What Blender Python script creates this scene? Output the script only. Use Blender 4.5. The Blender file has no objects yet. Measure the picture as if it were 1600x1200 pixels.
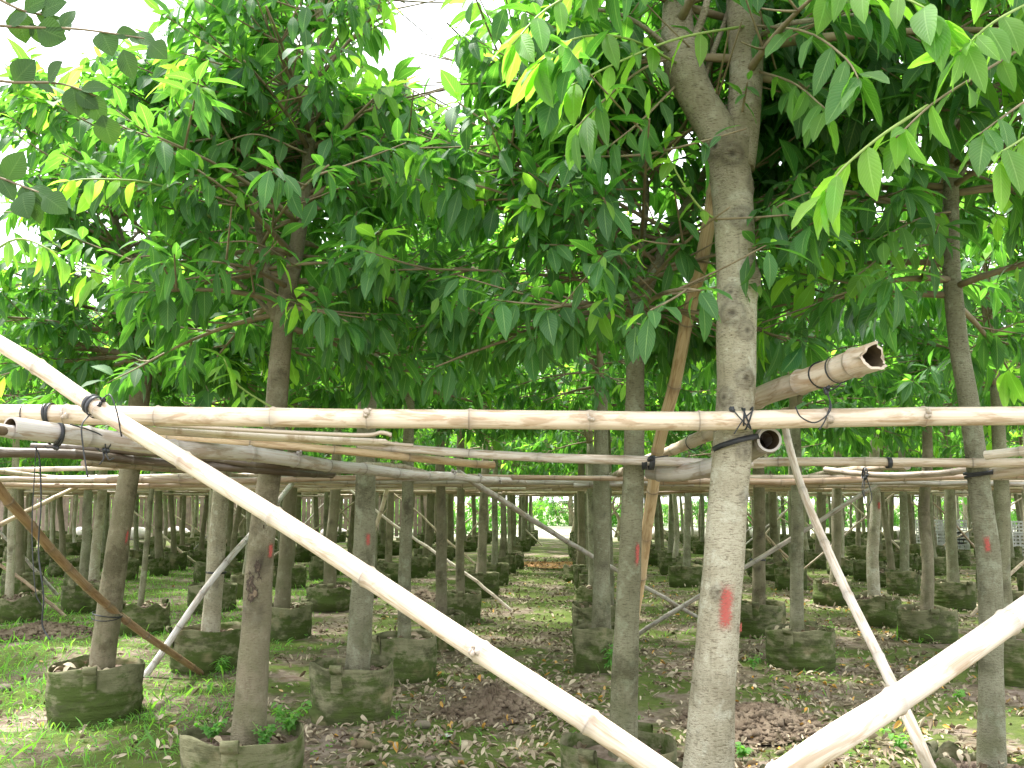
import bpy, math, random
import numpy as np
from mathutils import Vector, Matrix

# ------------------------------------------------------------------ camera, light
SC = bpy.context.scene
COL = SC.collection
F = 1500.0                      # focal length in pixels of the 1600 px wide photograph
CAMH = 1.5
PITCH = math.atan((782 - 600) / F)
cam_d = bpy.data.cameras.new("camera"); cam = bpy.data.objects.new("camera", cam_d); COL.objects.link(cam)
cam_d.sensor_width = 36; cam_d.lens = 36 * F / 1600; cam_d.clip_end = 2000; cam_d.clip_start = 0.05
cam.location = (0, 0, CAMH); cam.rotation_euler = (math.pi / 2 + PITCH, 0, 0)
SC.camera = cam
SUN_AZ, SUN_EL = math.radians(-48), math.radians(62)      # azimuth from +Y, clockwise
sun_d = bpy.data.lights.new("sun", 'SUN'); sun = bpy.data.objects.new("sun", sun_d); COL.objects.link(sun)
sun_d.energy = 4.6; sun_d.angle = math.radians(7); sun_d.color = (1, .98, .95)
sdir = Vector((math.sin(SUN_AZ) * math.cos(SUN_EL), math.cos(SUN_AZ) * math.cos(SUN_EL), math.sin(SUN_EL)))
sun.rotation_euler = sdir.to_track_quat('Z', 'Y').to_euler()
wd = bpy.data.worlds.new("World"); SC.world = wd; wd.use_nodes = True
nt = wd.node_tree; nt.nodes.clear()
sky = nt.nodes.new('ShaderNodeTexSky'); sky.sky_type = 'NISHITA'; sky.sun_disc = False
sky.sun_elevation = SUN_EL; sky.sun_rotation = SUN_AZ; sky.dust_density = 5; sky.air_density = 1.0; sky.ozone_density = 1
mixw = nt.nodes.new('ShaderNodeMix'); mixw.data_type = 'RGBA'; mixw.inputs[0].default_value = .75
mixw.inputs[7].default_value = (10.0, 10.3, 10.6, 1)       # thin bright cloud layer
nt.links.new(sky.outputs[0], mixw.inputs[6])
bgn = nt.nodes.new('ShaderNodeBackground'); bgn.inputs[1].default_value = 0.135
nt.links.new(mixw.outputs[2], bgn.inputs[0])
wo = nt.nodes.new('ShaderNodeOutputWorld'); nt.links.new(bgn.outputs[0], wo.inputs[0])
SC.view_settings.view_transform = 'Standard'; SC.view_settings.look = 'None'
SC.view_settings.exposure = 1.6; SC.view_settings.gamma = 1
SC.cycles.max_bounces = 8; SC.cycles.diffuse_bounces = 4; SC.cycles.transmission_bounces = 5
SC.cycles.transparent_max_bounces = 8; SC.cycles.use_denoising = True

RNG = np.random.default_rng(7)

# ------------------------------------------------------------------ placing helpers
cp, sp = math.cos(PITCH), math.sin(PITCH)
def ray(u, v):
    a = (600 - v) / F
    return np.array([(u - 800) / F, cp - sp * a, sp + cp * a])
def W(u, v, d):
    """point seen at pixel (u, v) at ground distance d"""
    r = ray(u, v); return np.array([0, 0, CAMH]) + r * (d / r[1])
def Z(u, v, z):
    """point seen at pixel (u, v) at height z"""
    r = ray(u, v); return np.array([0, 0, CAMH]) + r * ((z - CAMH) / r[2])
def px(w, d):
    """metres covered by w pixels at distance d"""
    return w * d / F
def gh(x, y):
    return (.022 * np.sin(x * 1.7 + .6 * np.sin(y * 1.1)) * np.cos(y * 1.3 + 1) + .012 * np.sin(x * 4.1 + y * 2.7)
            + .008 * np.sin(y * 6.3 - x * 3.3 + 2))
def wav(x, y, s=0.):
    """smooth pseudo noise in -1..1"""
    return (np.sin(x * 1.9 + s + 1.3 * np.sin(y * .8 + s)) * np.cos(y * 1.6 - s + .9 * np.sin(x * 1.2)) * .6
            + .4 * np.sin(x * 4.7 + y * 3.1 + s * 3) * np.cos(y * 5.2 - x * 2.2 + s))

# ------------------------------------------------------------------ objects
def tag(o, label=None, cat=None, group=None, kind=None):
    if label: o["label"] = label
    if cat: o["category"] = cat
    if group: o["group"] = group
    if kind: o["kind"] = kind
    return o
def empty(name, loc, rz=0.):
    o = bpy.data.objects.new(name, None); COL.objects.link(o)
    o.location = tuple(float(c) for c in loc); o.rotation_euler = (0, 0, rz); o.empty_display_size = .1
    return o
def link(name, me, parent=None, loc=(0, 0, 0), rz=0.):
    o = bpy.data.objects.new(name, me); COL.objects.link(o)
    o.location = tuple(float(c) for c in loc); o.rotation_euler = (0, 0, rz)
    if parent is not None: o.parent = parent
    return o

class MB:
    """collects quads and triangles with a 4-channel point attribute"""
    def __init__(s): s.V = []; s.Q = []; s.T = []; s.qm = []; s.tm = []; s.A = []; s.n = 0
    def add(s, V, Q=None, T=None, mat=0, A=None):
        V = np.asarray(V, float).reshape(-1, 3)
        if A is None: A = np.zeros((len(V), 4))
        s.V.append(V); s.A.append(np.broadcast_to(np.asarray(A, float), (len(V), 4)))
        if Q is not None and len(Q):
            Q = np.asarray(Q, int); s.Q.append(Q + s.n); s.qm.append(np.full(len(Q), mat))
        if T is not None and len(T):
            T = np.asarray(T, int); s.T.append(T + s.n); s.tm.append(np.full(len(T), mat))
        s.n += len(V)
    def mesh(s, name, mats, smooth=True):
        V = np.concatenate(s.V); A = np.concatenate(s.A)
        Q = np.concatenate(s.Q) if s.Q else np.zeros((0, 4), int)
        T = np.concatenate(s.T) if s.T else np.zeros((0, 3), int)
        mi = np.concatenate(s.qm + s.tm)
        me = bpy.data.meshes.new(name)
        me.vertices.add(len(V)); me.vertices.foreach_set('co', V.astype(np.float32).ravel())
        loops = np.concatenate([Q.ravel(), T.ravel()]).astype(np.int32)
        tot = np.concatenate([np.full(len(Q), 4), np.full(len(T), 3)]).astype(np.int32)
        st = np.concatenate([[0], np.cumsum(tot)[:-1]]).astype(np.int32)
        me.loops.add(len(loops)); me.loops.foreach_set('vertex_index', loops)
        me.polygons.add(len(tot)); me.polygons.foreach_set('loop_start', st); me.polygons.foreach_set('loop_total', tot)
        me.polygons.foreach_set('material_index', mi.astype(np.int32))
        me.polygons.foreach_set('use_smooth', np.full(len(tot), smooth))
        at = me.attributes.new('pa', 'FLOAT_COLOR', 'POINT'); at.data.foreach_set('color', A.astype(np.float32).ravel())
        for m in mats: me.materials.append(m)
        me.update(calc_edges=True); me.validate()
        return me

def catmull(P, n):
    P = np.asarray(P, float); P = np.vstack([2 * P[0] - P[1], P, 2 * P[-1] - P[-2]])
    m = len(P) - 3; t = np.linspace(0, m, n); i = np.minimum(t.astype(int), m - 1); f = (t - i)[:, None]
    a, b, c, d = P[i], P[i + 1], P[i + 2], P[i + 3]
    return .5 * (2 * b + (c - a) * f + (2 * a - 5 * b + 4 * c - d) * f ** 2 + (3 * b - a - 3 * c + d) * f ** 3)
def frames(P):
    T = np.gradient(P, axis=0); T /= np.linalg.norm(T, axis=1)[:, None] + 1e-12
    ref = np.array([0, 0, 1.]) if abs(T[0][2]) < .9 else np.array([1., 0, 0])
    N = np.zeros_like(P); n = np.cross(T[0], ref); n = np.cross(n, T[0]); n /= np.linalg.norm(n)
    for i in range(len(P)):
        n = n - T[i] * np.dot(n, T[i]); n /= np.linalg.norm(n); N[i] = n
    return T, N, np.cross(T, N)
def grid_faces(r, s, closed=True):
    i = np.arange(r - 1)[:, None]; j = np.arange(s if closed else s - 1)[None, :]; k = (j + 1) % s
    return np.stack([i * s + j + 0 * i, i * s + k, (i + 1) * s + k, (i + 1) * s + j], -1).reshape(-1, 4)
def tube(mb, P, R, seg=10, mat=0, A=None, rad=None, cap=True):
    P = np.asarray(P, float); R = np.broadcast_to(np.asarray(R, float), (len(P),))
    T, N, B = frames(P); th = np.linspace(0, 2 * np.pi, seg, endpoint=False)
    rr = R[:, None] * np.ones(seg) if rad is None else rad(np.arange(len(P)), th, P, R)
    V = P[:, None] + rr[..., None] * (np.cos(th)[None, :, None] * N[:, None] + np.sin(th)[None, :, None] * B[:, None])
    if A is None: AA = np.zeros((len(P), seg, 4))
    elif callable(A): AA = A(th)
    else: AA = np.broadcast_to(np.asarray(A, float), (len(P), seg, 4))
    Q = grid_faces(len(P), seg); Tt = None
    V = V.reshape(-1, 3); AA = AA.reshape(-1, 4)
    if cap:
        n = len(V); V = np.vstack([V, P[0], P[-1]]); AA = np.vstack([AA, AA[0], AA[-1]])
        j = np.arange(seg); k = (j + 1) % seg; o = (len(P) - 1) * seg
        Tt = np.vstack([np.stack([k, j, np.full(seg, n)], 1), np.stack([o + j, o + k, np.full(seg, n + 1)], 1)])
    mb.add(V, Q, Tt, mat, AA)
def box(mb, c, s, R=None, mat=0):
    v = np.array([[x, y, z] for x in (-.5, .5) for y in (-.5, .5) for z in (-.5, .5)]) * np.array(s)
    if R is not None: v = v @ np.asarray(R).T
    mb.add(v + np.array(c), [[0, 1, 3, 2], [4, 6, 7, 5], [0, 4, 5, 1], [2, 3, 7, 6], [0, 2, 6, 4], [1, 5, 7, 3]], None, mat)
def blob(mb, c, r, rng, seg=8, rough=.25, mat=0, sq=(1, 1, 1)):
    th = np.linspace(0, 2 * np.pi, seg, endpoint=False); ph = np.linspace(.02, np.pi - .02, seg // 2 + 2)
    k = 1 + rough * rng.uniform(-1, 1, (len(ph), seg))
    V = np.stack([np.sin(ph)[:, None] * np.cos(th) * k, np.sin(ph)[:, None] * np.sin(th) * k, np.cos(ph)[:, None] * np.ones(seg) * k], -1)
    mb.add(V.reshape(-1, 3) * r * np.array(sq) + np.array(c), grid_faces(len(ph), seg)[:, ::-1], None, mat)

# ------------------------------------------------------------------ materials
def mat(name):
    m = bpy.data.materials.new(name); m.use_nodes = True; n = m.node_tree; n.nodes.clear()
    return m, n
class NT:
    def __init__(s, n): s.n = n
    def __call__(s, t, ins=None, **kw):
        nd = s.n.nodes.new(t)
        for k, v in kw.items(): setattr(nd, k, v)
        for k, v in (ins or {}).items():
            if isinstance(v, bpy.types.NodeSocket): s.n.links.new(v, nd.inputs[k])
            else: nd.inputs[k].default_value = v
        return nd
    def math(s, op, a, b=0., c=None):
        ins = {0: a, 1: b}
        if c is not None: ins[2] = c
        return s('ShaderNodeMath', ins, operation=op).outputs[0]
    def mix(s, f, a, b, mode='MIX'):
        return s('ShaderNodeMix', {0: f, 6: a, 7: b}, data_type='RGBA', blend_type=mode).outputs[2]
    def ramp(s, f, lo, hi):
        return s('ShaderNodeMapRange', {0: f, 1: lo, 2: hi, 3: 0., 4: 1.}, interpolation_type='SMOOTHSTEP').outputs[0]
    def noise(s, vec, sc, det=3, rough=.55, dist=0.):
        return s('ShaderNodeTexNoise', {'Vector': vec, 'Scale': sc, 'Detail': det, 'Roughness': rough, 'Distortion': dist}).outputs[0]
    def scalev(s, vec, k):
        return s('ShaderNodeVectorMath', {0: vec, 1: k}, operation='MULTIPLY').outputs[0]
    def bump(s, h, strength, dist=.01):
        return s('ShaderNodeBump', {'Strength': strength, 'Distance': dist, 'Height': h}).outputs[0]
    def out(s, sh): 
        o = s('ShaderNodeOutputMaterial'); s.n.links.new(sh, o.inputs[0])
def C(r, g, b): return (r, g, b, 1)

def leaf_material(name, dark, mid, young, gloss=.32, trans=.42, vein_=.8):
    m, n = mat(name); s = NT(n)
    at = s('ShaderNodeAttribute', attribute_name='pa')
    sep = s('ShaderNodeSeparateColor', {0: at.outputs['Color']})
    u = s.math('ABSOLUTE', s.math('SUBTRACT', sep.outputs[0], .5)); t = sep.outputs[1]; rnd = sep.outputs[2]; yg = at.outputs['Alpha']
    base = s.mix(rnd, dark, mid); base = s.mix(yg, base, young)
    rib = s.ramp(u, .045, .012)
    vein = s.math('SINE', s.math('MULTIPLY', s.math('SUBTRACT', t, s.math('MULTIPLY', u, .55)), 75.))
    veinm = s.math('MULTIPLY', s.ramp(vein, .72, 1.), .35)
    pale = s.mix(.45, base, C(.45, .6, .25))
    col = s.mix(s.math('MULTIPLY', vein_, s.math('MAXIMUM', rib, veinm)), base, pale)
    geo = s('ShaderNodeNewGeometry')
    bl = s.noise(geo.outputs['Position'], 40, 2)
    col = s.mix(s.math('MULTIPLY', s.ramp(bl, .55, .8), .25), col, C(.10, .12, .03))
    under = s.mix(.25, col, C(.12, .22, .07))
    col2 = s.mix(geo.outputs['Backfacing'], col, under)
    rgh = s.math('ADD', s.math('MULTIPLY', geo.outputs['Backfacing'], .3), gloss)
    bp = s.bump(vein, .25, .002)
    p = s('ShaderNodeBsdfPrincipled', {'Base Color': col2, 'Roughness': rgh, 'Normal': bp, 'Specular IOR Level': .5})
    tcol = s.mix(.5, s.mix(1., col, C(2.6, 3.3, 1.1), 'MULTIPLY'), s.mix(yg, C(.24, .54, .035), C(.52, .85, .09)))
    tr = s('ShaderNodeBsdfTranslucent', {'Color': tcol})
    mx = s('ShaderNodeMixShader', {0: s.math('ADD', s.math('MULTIPLY', yg, .22), trans), 1: p.outputs[0], 2: tr.outputs[0]})
    s.out(mx.outputs[0]); return m
M_LEAF = leaf_material('leaf_glossy', C(.009, .060, .026), C(.034, .138, .036), C(.25, .42, .06), .36, .47)
M_LEAF2 = leaf_material('leaf_small', C(.04, .15, .02), C(.09, .27, .03), C(.30, .42, .05), .4)
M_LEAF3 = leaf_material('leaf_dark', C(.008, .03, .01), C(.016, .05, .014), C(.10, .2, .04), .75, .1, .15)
M_WEED = leaf_material('leaf_weed', C(.04, .16, .03), C(.09, .27, .05), C(.3, .45, .08), .5)

def bark_material(name, a, b, dark, lichen, dash=1., low_=.6, patch=.75):
    m, n = mat(name); s = NT(n)
    tc = s('ShaderNodeTexCoord').outputs['Object']; oi = s('ShaderNodeObjectInfo')
    off = s('ShaderNodeVectorMath', {0: tc, 1: s('ShaderNodeCombineXYZ', {0: s.math('MULTIPLY', oi.outputs['Random'], 30.), 1: 0., 2: 0.}).outputs[0]}, operation='ADD').outputs[0]
    big = s.noise(off, 5, 4, .6)
    col = s.mix(s.ramp(big, .35, .65), a, b)
    hz = s.noise(s.scalev(off, (1, 1, 4.5)), 42, 4, .7)           # short horizontal dashes
    col = s.mix(s.math('MULTIPLY', s.ramp(hz, .52, .66), .75 * dash), col, dark)
    vt = s.noise(s.scalev(off, (1, 1, .12)), 50, 3, .6)
    col = s.mix(s.math('MULTIPLY', s.ramp(vt, .55, .75), .35), col, dark)
    li = s.noise(off, 11, 5, .7)
    col = s.mix(s.math('MULTIPLY', s.ramp(li, .52, .66), .6), col, lichen)
    sep = s('ShaderNodeSeparateXYZ', {0: tc}); low = s.ramp(sep.outputs[2], 1.4, .1)
    col = s.mix(s.math('MULTIPLY', s.math('MULTIPLY', low, s.ramp(s.noise(off, 7, 3), .4, .65)), low_), col, C(.10, .11, .045))
    col = s.mix(s.math('MULTIPLY', oi.outputs['Random'], .45), col, s.mix(1., col, C(.74, .72, .56), 'MULTIPLY'))
    at = s('ShaderNodeAttribute', attribute_name='pa'); sk_ = s('ShaderNodeSeparateColor', {0: at.outputs['Color']}); kn = sk_.outputs[0]
    col = s.mix(kn, col, C(.05, .04, .03))
    pt = s.ramp(s.math('ADD', s.noise(off, 3.4, 6, .7), s.math('MULTIPLY', sk_.outputs[1], .32)), .54, .64)
    col = s.mix(s.math('MULTIPLY', s.math('MULTIPLY', pt, s.math('MAXIMUM', patch, sk_.outputs[1])), .8), col, s.mix(1., col, C(.40, .38, .34), 'MULTIPLY'))
    sp_ = s.ramp(s.noise(off, 95, 2, .5), .62, .72)
    col = s.mix(s.math('MULTIPLY', sp_, .6), col, s.mix(.6, col, dark))
    h = s.math('ADD', s.math('MULTIPLY', hz, -.9), s.math('ADD', s.math('MULTIPLY', vt, -.4), s.noise(off, 130, 3)))
    p = s('ShaderNodeBsdfPrincipled', {'Base Color': col, 'Roughness': .85, 'Normal': s.bump(h, .8, .012), 'Specular IOR Level': .2})
    s.out(p.outputs[0]); return m
M_BARK = bark_material('bark_grey', C(.27, .26, .18), C(.20, .19, .125), C(.085, .07, .045), C(.34, .36, .26))
M_BARKP = bark_material('bark_pale', C(.50, .455, .355), C(.36, .32, .235), C(.14, .11, .07), C(.62, .60, .50), 1.1, .2, .25)
M_BARKB = bark_material('bark_brown', C(.25, .215, .15), C(.185, .165, .105), C(.09, .06, .04), C(.30, .28, .2), .6)
def simple(name, c, r=.7, bump=0., sc=30, c2=None, nsc=8, spec=.3):
    m, n = mat(name); s = NT(n); tc = s('ShaderNodeTexCoord').outputs['Object']
    col = c if c2 is None else s.mix(s.ramp(s.noise(tc, nsc, 4, .6), .35, .68), c, c2)
    ins = {'Base Color': col, 'Roughness': r, 'Specular IOR Level': spec}
    if bump: ins['Normal'] = s.bump(s.noise(tc, sc, 5, .65), bump, .01)
    s.out(s('ShaderNodeBsdfPrincipled', ins).outputs[0]); return m
M_TWIG = simple('twig_bark', C(.17, .13, .08), .8, .3, 60, C(.26, .21, .13))
M_TWIGG = simple('green_twig', C(.22, .30, .08), .6)

# bamboo: attribute = (cos, sin, metres along, node); object colour tints it
def bamboo_material():
    m, n = mat('bamboo_culm'); s = NT(n)
    at = s('ShaderNodeAttribute', attribute_name='pa'); sep = s('ShaderNodeSeparateColor', {0: at.outputs['Color']})
    oi = s('ShaderNodeObjectInfo'); r = s.math('MULTIPLY', oi.outputs['Random'], 40.)
    vec = s('ShaderNodeCombineXYZ', {0: s.math('MULTIPLY', sep.outputs[0], 1.), 1: sep.outputs[1], 2: s.math('ADD', s.math('MULTIPLY', sep.outputs[2], .7), r)}).outputs[0]
    streak = s.noise(s.scalev(vec, (9, 9, 1.2)), 1., 4, .65)
    blot = s.noise(s.scalev(vec, (1.6, 1.6, 6)), 1.3, 4, .65, .6)
    fine = s.noise(s.scalev(vec, (26, 26, 9)), 1., 3, .7)
    col = s.mix(1., C(.70, .61, .52), oi.outputs['Color'], 'MULTIPLY')
    col = s.mix(s.math('MULTIPLY', s.ramp(streak, .45, .62), .42), col, s.mix(1., col, C(.78, .60, .40), 'MULTIPLY'))
    col = s.mix(s.math('MULTIPLY', s.ramp(blot, .48, .62), .8), col, s.mix(1., col, C(.62, .52, .42), 'MULTIPLY'))
    col = s.mix(s.math('MULTIPLY', s.ramp(blot, .42, .25), .5), col, C(.60, .54, .47))
    col = s.mix(s.math('MULTIPLY', s.ramp(fine, .6, .72), .45), col, C(.16, .12, .08))
    col = s.mix(s.math('MULTIPLY', at.outputs['Alpha'], .85), col, C(.10, .08, .06))
    crk = s.noise(s.scalev(vec, (14, 14, .5)), 1., 2, .5)
    col = s.mix(s.math('MULTIPLY', s.ramp(s.math('ABSOLUTE', s.math('SUBTRACT', crk, .5)), .006, .001), .5), col, C(.10, .07, .05))
    h = s.math('ADD', streak, s.math('MULTIPLY', fine, .6))
    p = s('ShaderNodeBsdfPrincipled', {'Base Color': col, 'Roughness': .48, 'Normal': s.bump(h, .25, .004), 'Specular IOR Level': .4})
    s.out(p.outputs[0]); return m
M_BAM = bamboo_material()
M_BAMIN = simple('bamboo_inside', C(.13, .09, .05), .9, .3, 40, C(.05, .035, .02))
M_TIE = simple('black_plastic', C(.018, .019, .022), .45, .15, 60, C(.05, .05, .055))
M_RED = None
def red_material():
    m, n = mat('red_spray_paint'); s = NT(n)
    at = s('ShaderNodeAttribute', attribute_name='pa'); e = s('ShaderNodeSeparateColor', {0: at.outputs['Color']}).outputs[0]
    tc = s('ShaderNodeTexCoord').outputs['Object']
    nz = s.noise(s.scalev(tc, (1, 1, 2)), 85, 4, .7)
    a = s.math('MULTIPLY', s.ramp(s.math('ADD', s.math('MULTIPLY', e, .5), s.math('MULTIPLY', nz, 1.2)), .62, 1.15), .8)
    p = s('ShaderNodeBsdfPrincipled', {'Base Color': s.mix(nz, C(.48, .06, .05), C(.40, .10, .08)), 'Roughness': .75})
    t = s('ShaderNodeBsdfTransparent'); mx = s('ShaderNodeMixShader', {0: a, 1: t.outputs[0], 2: p.outputs[0]})
    s.out(mx.outputs[0]); return m
M_RED = red_material()

def bag_material():
    m, n = mat('mossy_fabric'); s = NT(n)
    tc = s('ShaderNodeTexCoord').outputs['Object']; oi = s('ShaderNodeObjectInfo')
    off = s('ShaderNodeVectorMath', {0: tc, 1: s('ShaderNodeCombineXYZ', {0: s.math('MULTIPLY', oi.outputs['Random'], 30.), 1: 0., 2: 0.}).outputs[0]}, operation='ADD').outputs[0]
    z = s('ShaderNodeSeparateXYZ', {0: tc}).outputs[2]
    col = s.mix(s.ramp(s.noise(off, 6, 4), .35, .65), C(.20, .19, .11), C(.12, .12, .062))
    moss = s.math('ADD', s.noise(s.scalev(off, (1, 1, 1.8)), 5, 5, .65), s.math('MULTIPLY', z, -.55))
    col = s.mix(s.math('MULTIPLY', s.ramp(moss, .28, .44), .9), col, C(.05, .075, .014))
    st = s.noise(s.scalev(off, (1, 1, 2.2)), 4, 5, .65)
    col = s.mix(s.math('MULTIPLY', s.ramp(st, .5, .66), .75), col, C(.05, .052, .024))
    col = s.mix(s.math('MULTIPLY', s.ramp(s.noise(off, 3.3, 3), .58, .7), .5), col, C(.30, .24, .14))
    wv = s.noise(s.scalev(off, (1, 1, .3)), 260, 2)
    nz = s.math('ADD', s.math('MULTIPLY', s.noise(off, 60, 4), .7), s.math('ADD', s.math('MULTIPLY', wv, .3), s.math('MULTIPLY', s.noise(s.scalev(off, (1, 1, 7)), 5, 4), 2.2)))
    p = s('ShaderNodeBsdfPrincipled', {'Base Color': col, 'Roughness': .9, 'Normal': s.bump(nz, .6, .012), 'Specular IOR Level': .15})
    s.out(p.outputs[0]); return m
M_BAG = bag_material()
M_SOIL = simple('pot_soil', C(.12, .085, .06), .95, .9, 45, C(.24, .18, .135), 14)
M_CLOD = simple('dug_soil', C(.115, .082, .054), .95, .9, 50, C(.19, .145, .10), 9)
M_ORSOIL = simple('orange_soil', C(.30, .15, .06), .95, .9, 50, C(.38, .22, .10), 9)

def ground_material():
    m, n = mat('mossy_ground'); s = NT(n); tc = s('ShaderNodeTexCoord').outputs['Object']
    soil = s.mix(s.ramp(s.noise(tc, 9, 5, .65), .35, .65), C(.105, .08, .05), C(.215, .175, .12))
    lit = s('ShaderNodeTexVoronoi', {'Vector': tc, 'Scale': 17.}, feature='F1')
    lc = s('ShaderNodeSeparateColor', {0: lit.outputs['Color']}).outputs[0]
    leaf = s.mix(lc, C(.15, .10, .075), C(.34, .27, .22))
    col = s.mix(s.math('MULTIPLY', s.ramp(s.noise(tc, 1.6, 4), .42, .6), .8), soil, leaf)
    moss = s.ramp(s.math('ADD', s.noise(tc, 1.1, 6, .62), s.math('MULTIPLY', s.noise(tc, 12, 4, .7), .25)), .56, .66)
    mc = s.mix(s.noise(tc, 14, 3), C(.045, .082, .012), C(.115, .16, .022))
    col = s.mix(s.math('MULTIPLY', moss, .88), col, mc)
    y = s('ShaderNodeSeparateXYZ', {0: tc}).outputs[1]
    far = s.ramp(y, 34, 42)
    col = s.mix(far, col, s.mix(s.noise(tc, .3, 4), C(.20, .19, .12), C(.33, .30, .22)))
    h = s.math('ADD', s.math('MULTIPLY', s.noise(tc, 60, 5, .7), 1.), s.math('MULTIPLY', lit.outputs['Distance'], .8))
    p = s('ShaderNodeBsdfPrincipled', {'Base Color': col, 'Roughness': .95, 'Normal': s.bump(h, .9, .02), 'Specular IOR Level': .15})
    s.out(p.outputs[0]); return m
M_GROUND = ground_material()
def litter_material():
    m, n = mat('dry_leaf'); s = NT(n); at = s('ShaderNodeAttribute', attribute_name='pa')
    sep = s('ShaderNodeSeparateColor', {0: at.outputs['Color']}); r = sep.outputs[2]
    col = s.mix(r, C(.15, .11, .065), C(.50, .425, .30))
    col = s.mix(at.outputs['Alpha'], col, C(.55, .30, .05))
    col = s.mix(s.ramp(s.math('ABSOLUTE', s.math('SUBTRACT', sep.outputs[0], .5)), .05, .01), col, C(.42, .35, .27))
    p = s('ShaderNodeBsdfPrincipled', {'Base Color': col, 'Roughness': .8, 'Specular IOR Level': .25})
    s.out(p.outputs[0]); return m
M_LIT = litter_material()

# ------------------------------------------------------------------ leaves
def leaf_batch(mb, O, D, L, rng, young=0., wr=.345, segs=5, droop=.35, fold=.25, mat=0, up=None, wave=.0, rnd=None, curl=None):
    O = np.asarray(O, float); D = np.asarray(D, float); n = len(O)
    if n == 0: return
    L = np.broadcast_to(np.asarray(L, float), (n,)); D = D / (np.linalg.norm(D, axis=1)[:, None] + 1e-9)
    U = np.tile([0, 0, 1.], (n, 1)) if up is None else up
    U = U + rng.normal(0, .28, (n, 3)); S = np.cross(D, U); S /= np.linalg.norm(S, axis=1)[:, None] + 1e-9
    N = np.cross(S, D)
    t = np.linspace(0, 1, segs + 1)
    w = np.sin(np.pi * np.clip(t, 0, 1) ** .85) ** .8; w[0] = .05; w[-1] = .02
    if segs >= 5: w[1] = min(max(w[1], .34), .6)
    dr = (np.full(n, droop) if np.isscalar(droop) else droop) * rng.uniform(.5, 1.5, n)
    # arc: bend toward -N along length
    ang = dr[:, None] * t[None] * 1.6
    dx = np.cumsum(np.cos(ang), 1) / (segs + 1); dz = -np.cumsum(np.sin(ang), 1) / (segs + 1)
    dx -= dx[:, :1]; dz -= dz[:, :1]
    dx *= (segs + 1) / segs; dz *= (segs + 1) / segs
    mid = O[:, None] + L[:, None, None] * (dx[..., None] * D[:, None] + dz[..., None] * N[:, None])
    W_ = (L * wr * .5)[:, None] * w[None] * rng.uniform(.72, 1.25, n)[:, None]
    wv = wave * L[:, None] * np.sin(t[None] * 14 + rng.uniform(0, 6, n)[:, None]) * (w > .1)
    fo = fold * rng.uniform(.4, 1.6, n)[:, None]
    lft = mid + W_[..., None] * (S[:, None] + fo[..., None] * N[:, None]) + wv[..., None] * N[:, None]
    rgt = mid + W_[..., None] * (-S[:, None] + fo[..., None] * N[:, None]) - wv[..., None] * N[:, None]
    V = np.stack([lft, mid, rgt], 2)                     # n, segs+1, 3, 3
    A = np.zeros((n, segs + 1, 3, 4)); A[..., 0, 0] = 0; A[..., 1, 0] = .5; A[..., 2, 0] = 1
    A[..., 1] = t[None, :, None]; A[..., 2] = (rng.random(n) if rnd is None else rnd)[:, None, None]
    A[..., 3] = np.broadcast_to(np.asarray(young, float), (n,))[:, None, None]
    # attribute 0 stores the side; make the margin 0/1 so the midrib stays thin
    q = grid_faces(segs + 1, 3, False)
    Q = (q[None] + (np.arange(n) * (segs + 1) * 3)[:, None, None]).reshape(-1, 4)
    mb.add(V.reshape(-1, 3), Q, None, mat, A.reshape(-1, 4))

class Cl:
    """leaf collector"""
    def __init__(s): s.O = []; s.D = []; s.L = []; s.Y = []
    def whorl(s, p, ax, n, L, rng, young=0., spread=1.):
        ax = ax / (np.linalg.norm(ax) + 1e-9); r = np.cross(ax, [0.3, .2, .9]); r /= np.linalg.norm(r) + 1e-9; b = np.cross(ax, r)
        a0 = rng.uniform(0, 6.28)
        for k in range(n):
            a = a0 + k * 2.4; el = rng.uniform(.15, .9) * spread
            back = k / max(n, 1) * .12
            d = ax * (1.05 - el) + (r * math.cos(a) + b * math.sin(a)) * (.35 + el)
            d = d / np.linalg.norm(d); d[2] -= rng.uniform(.1, 1.0)
            s.O.append(p - ax * back + d * .02); s.D.append(d); s.L.append(L * rng.uniform(.6, 1.2)); s.Y.append(young)
    def flush(s, mb, rng, **kw):
        leaf_batch(mb, np.array(s.O), np.array(s.D), np.array(s.L), rng, young=np.array(s.Y), **kw)

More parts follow.
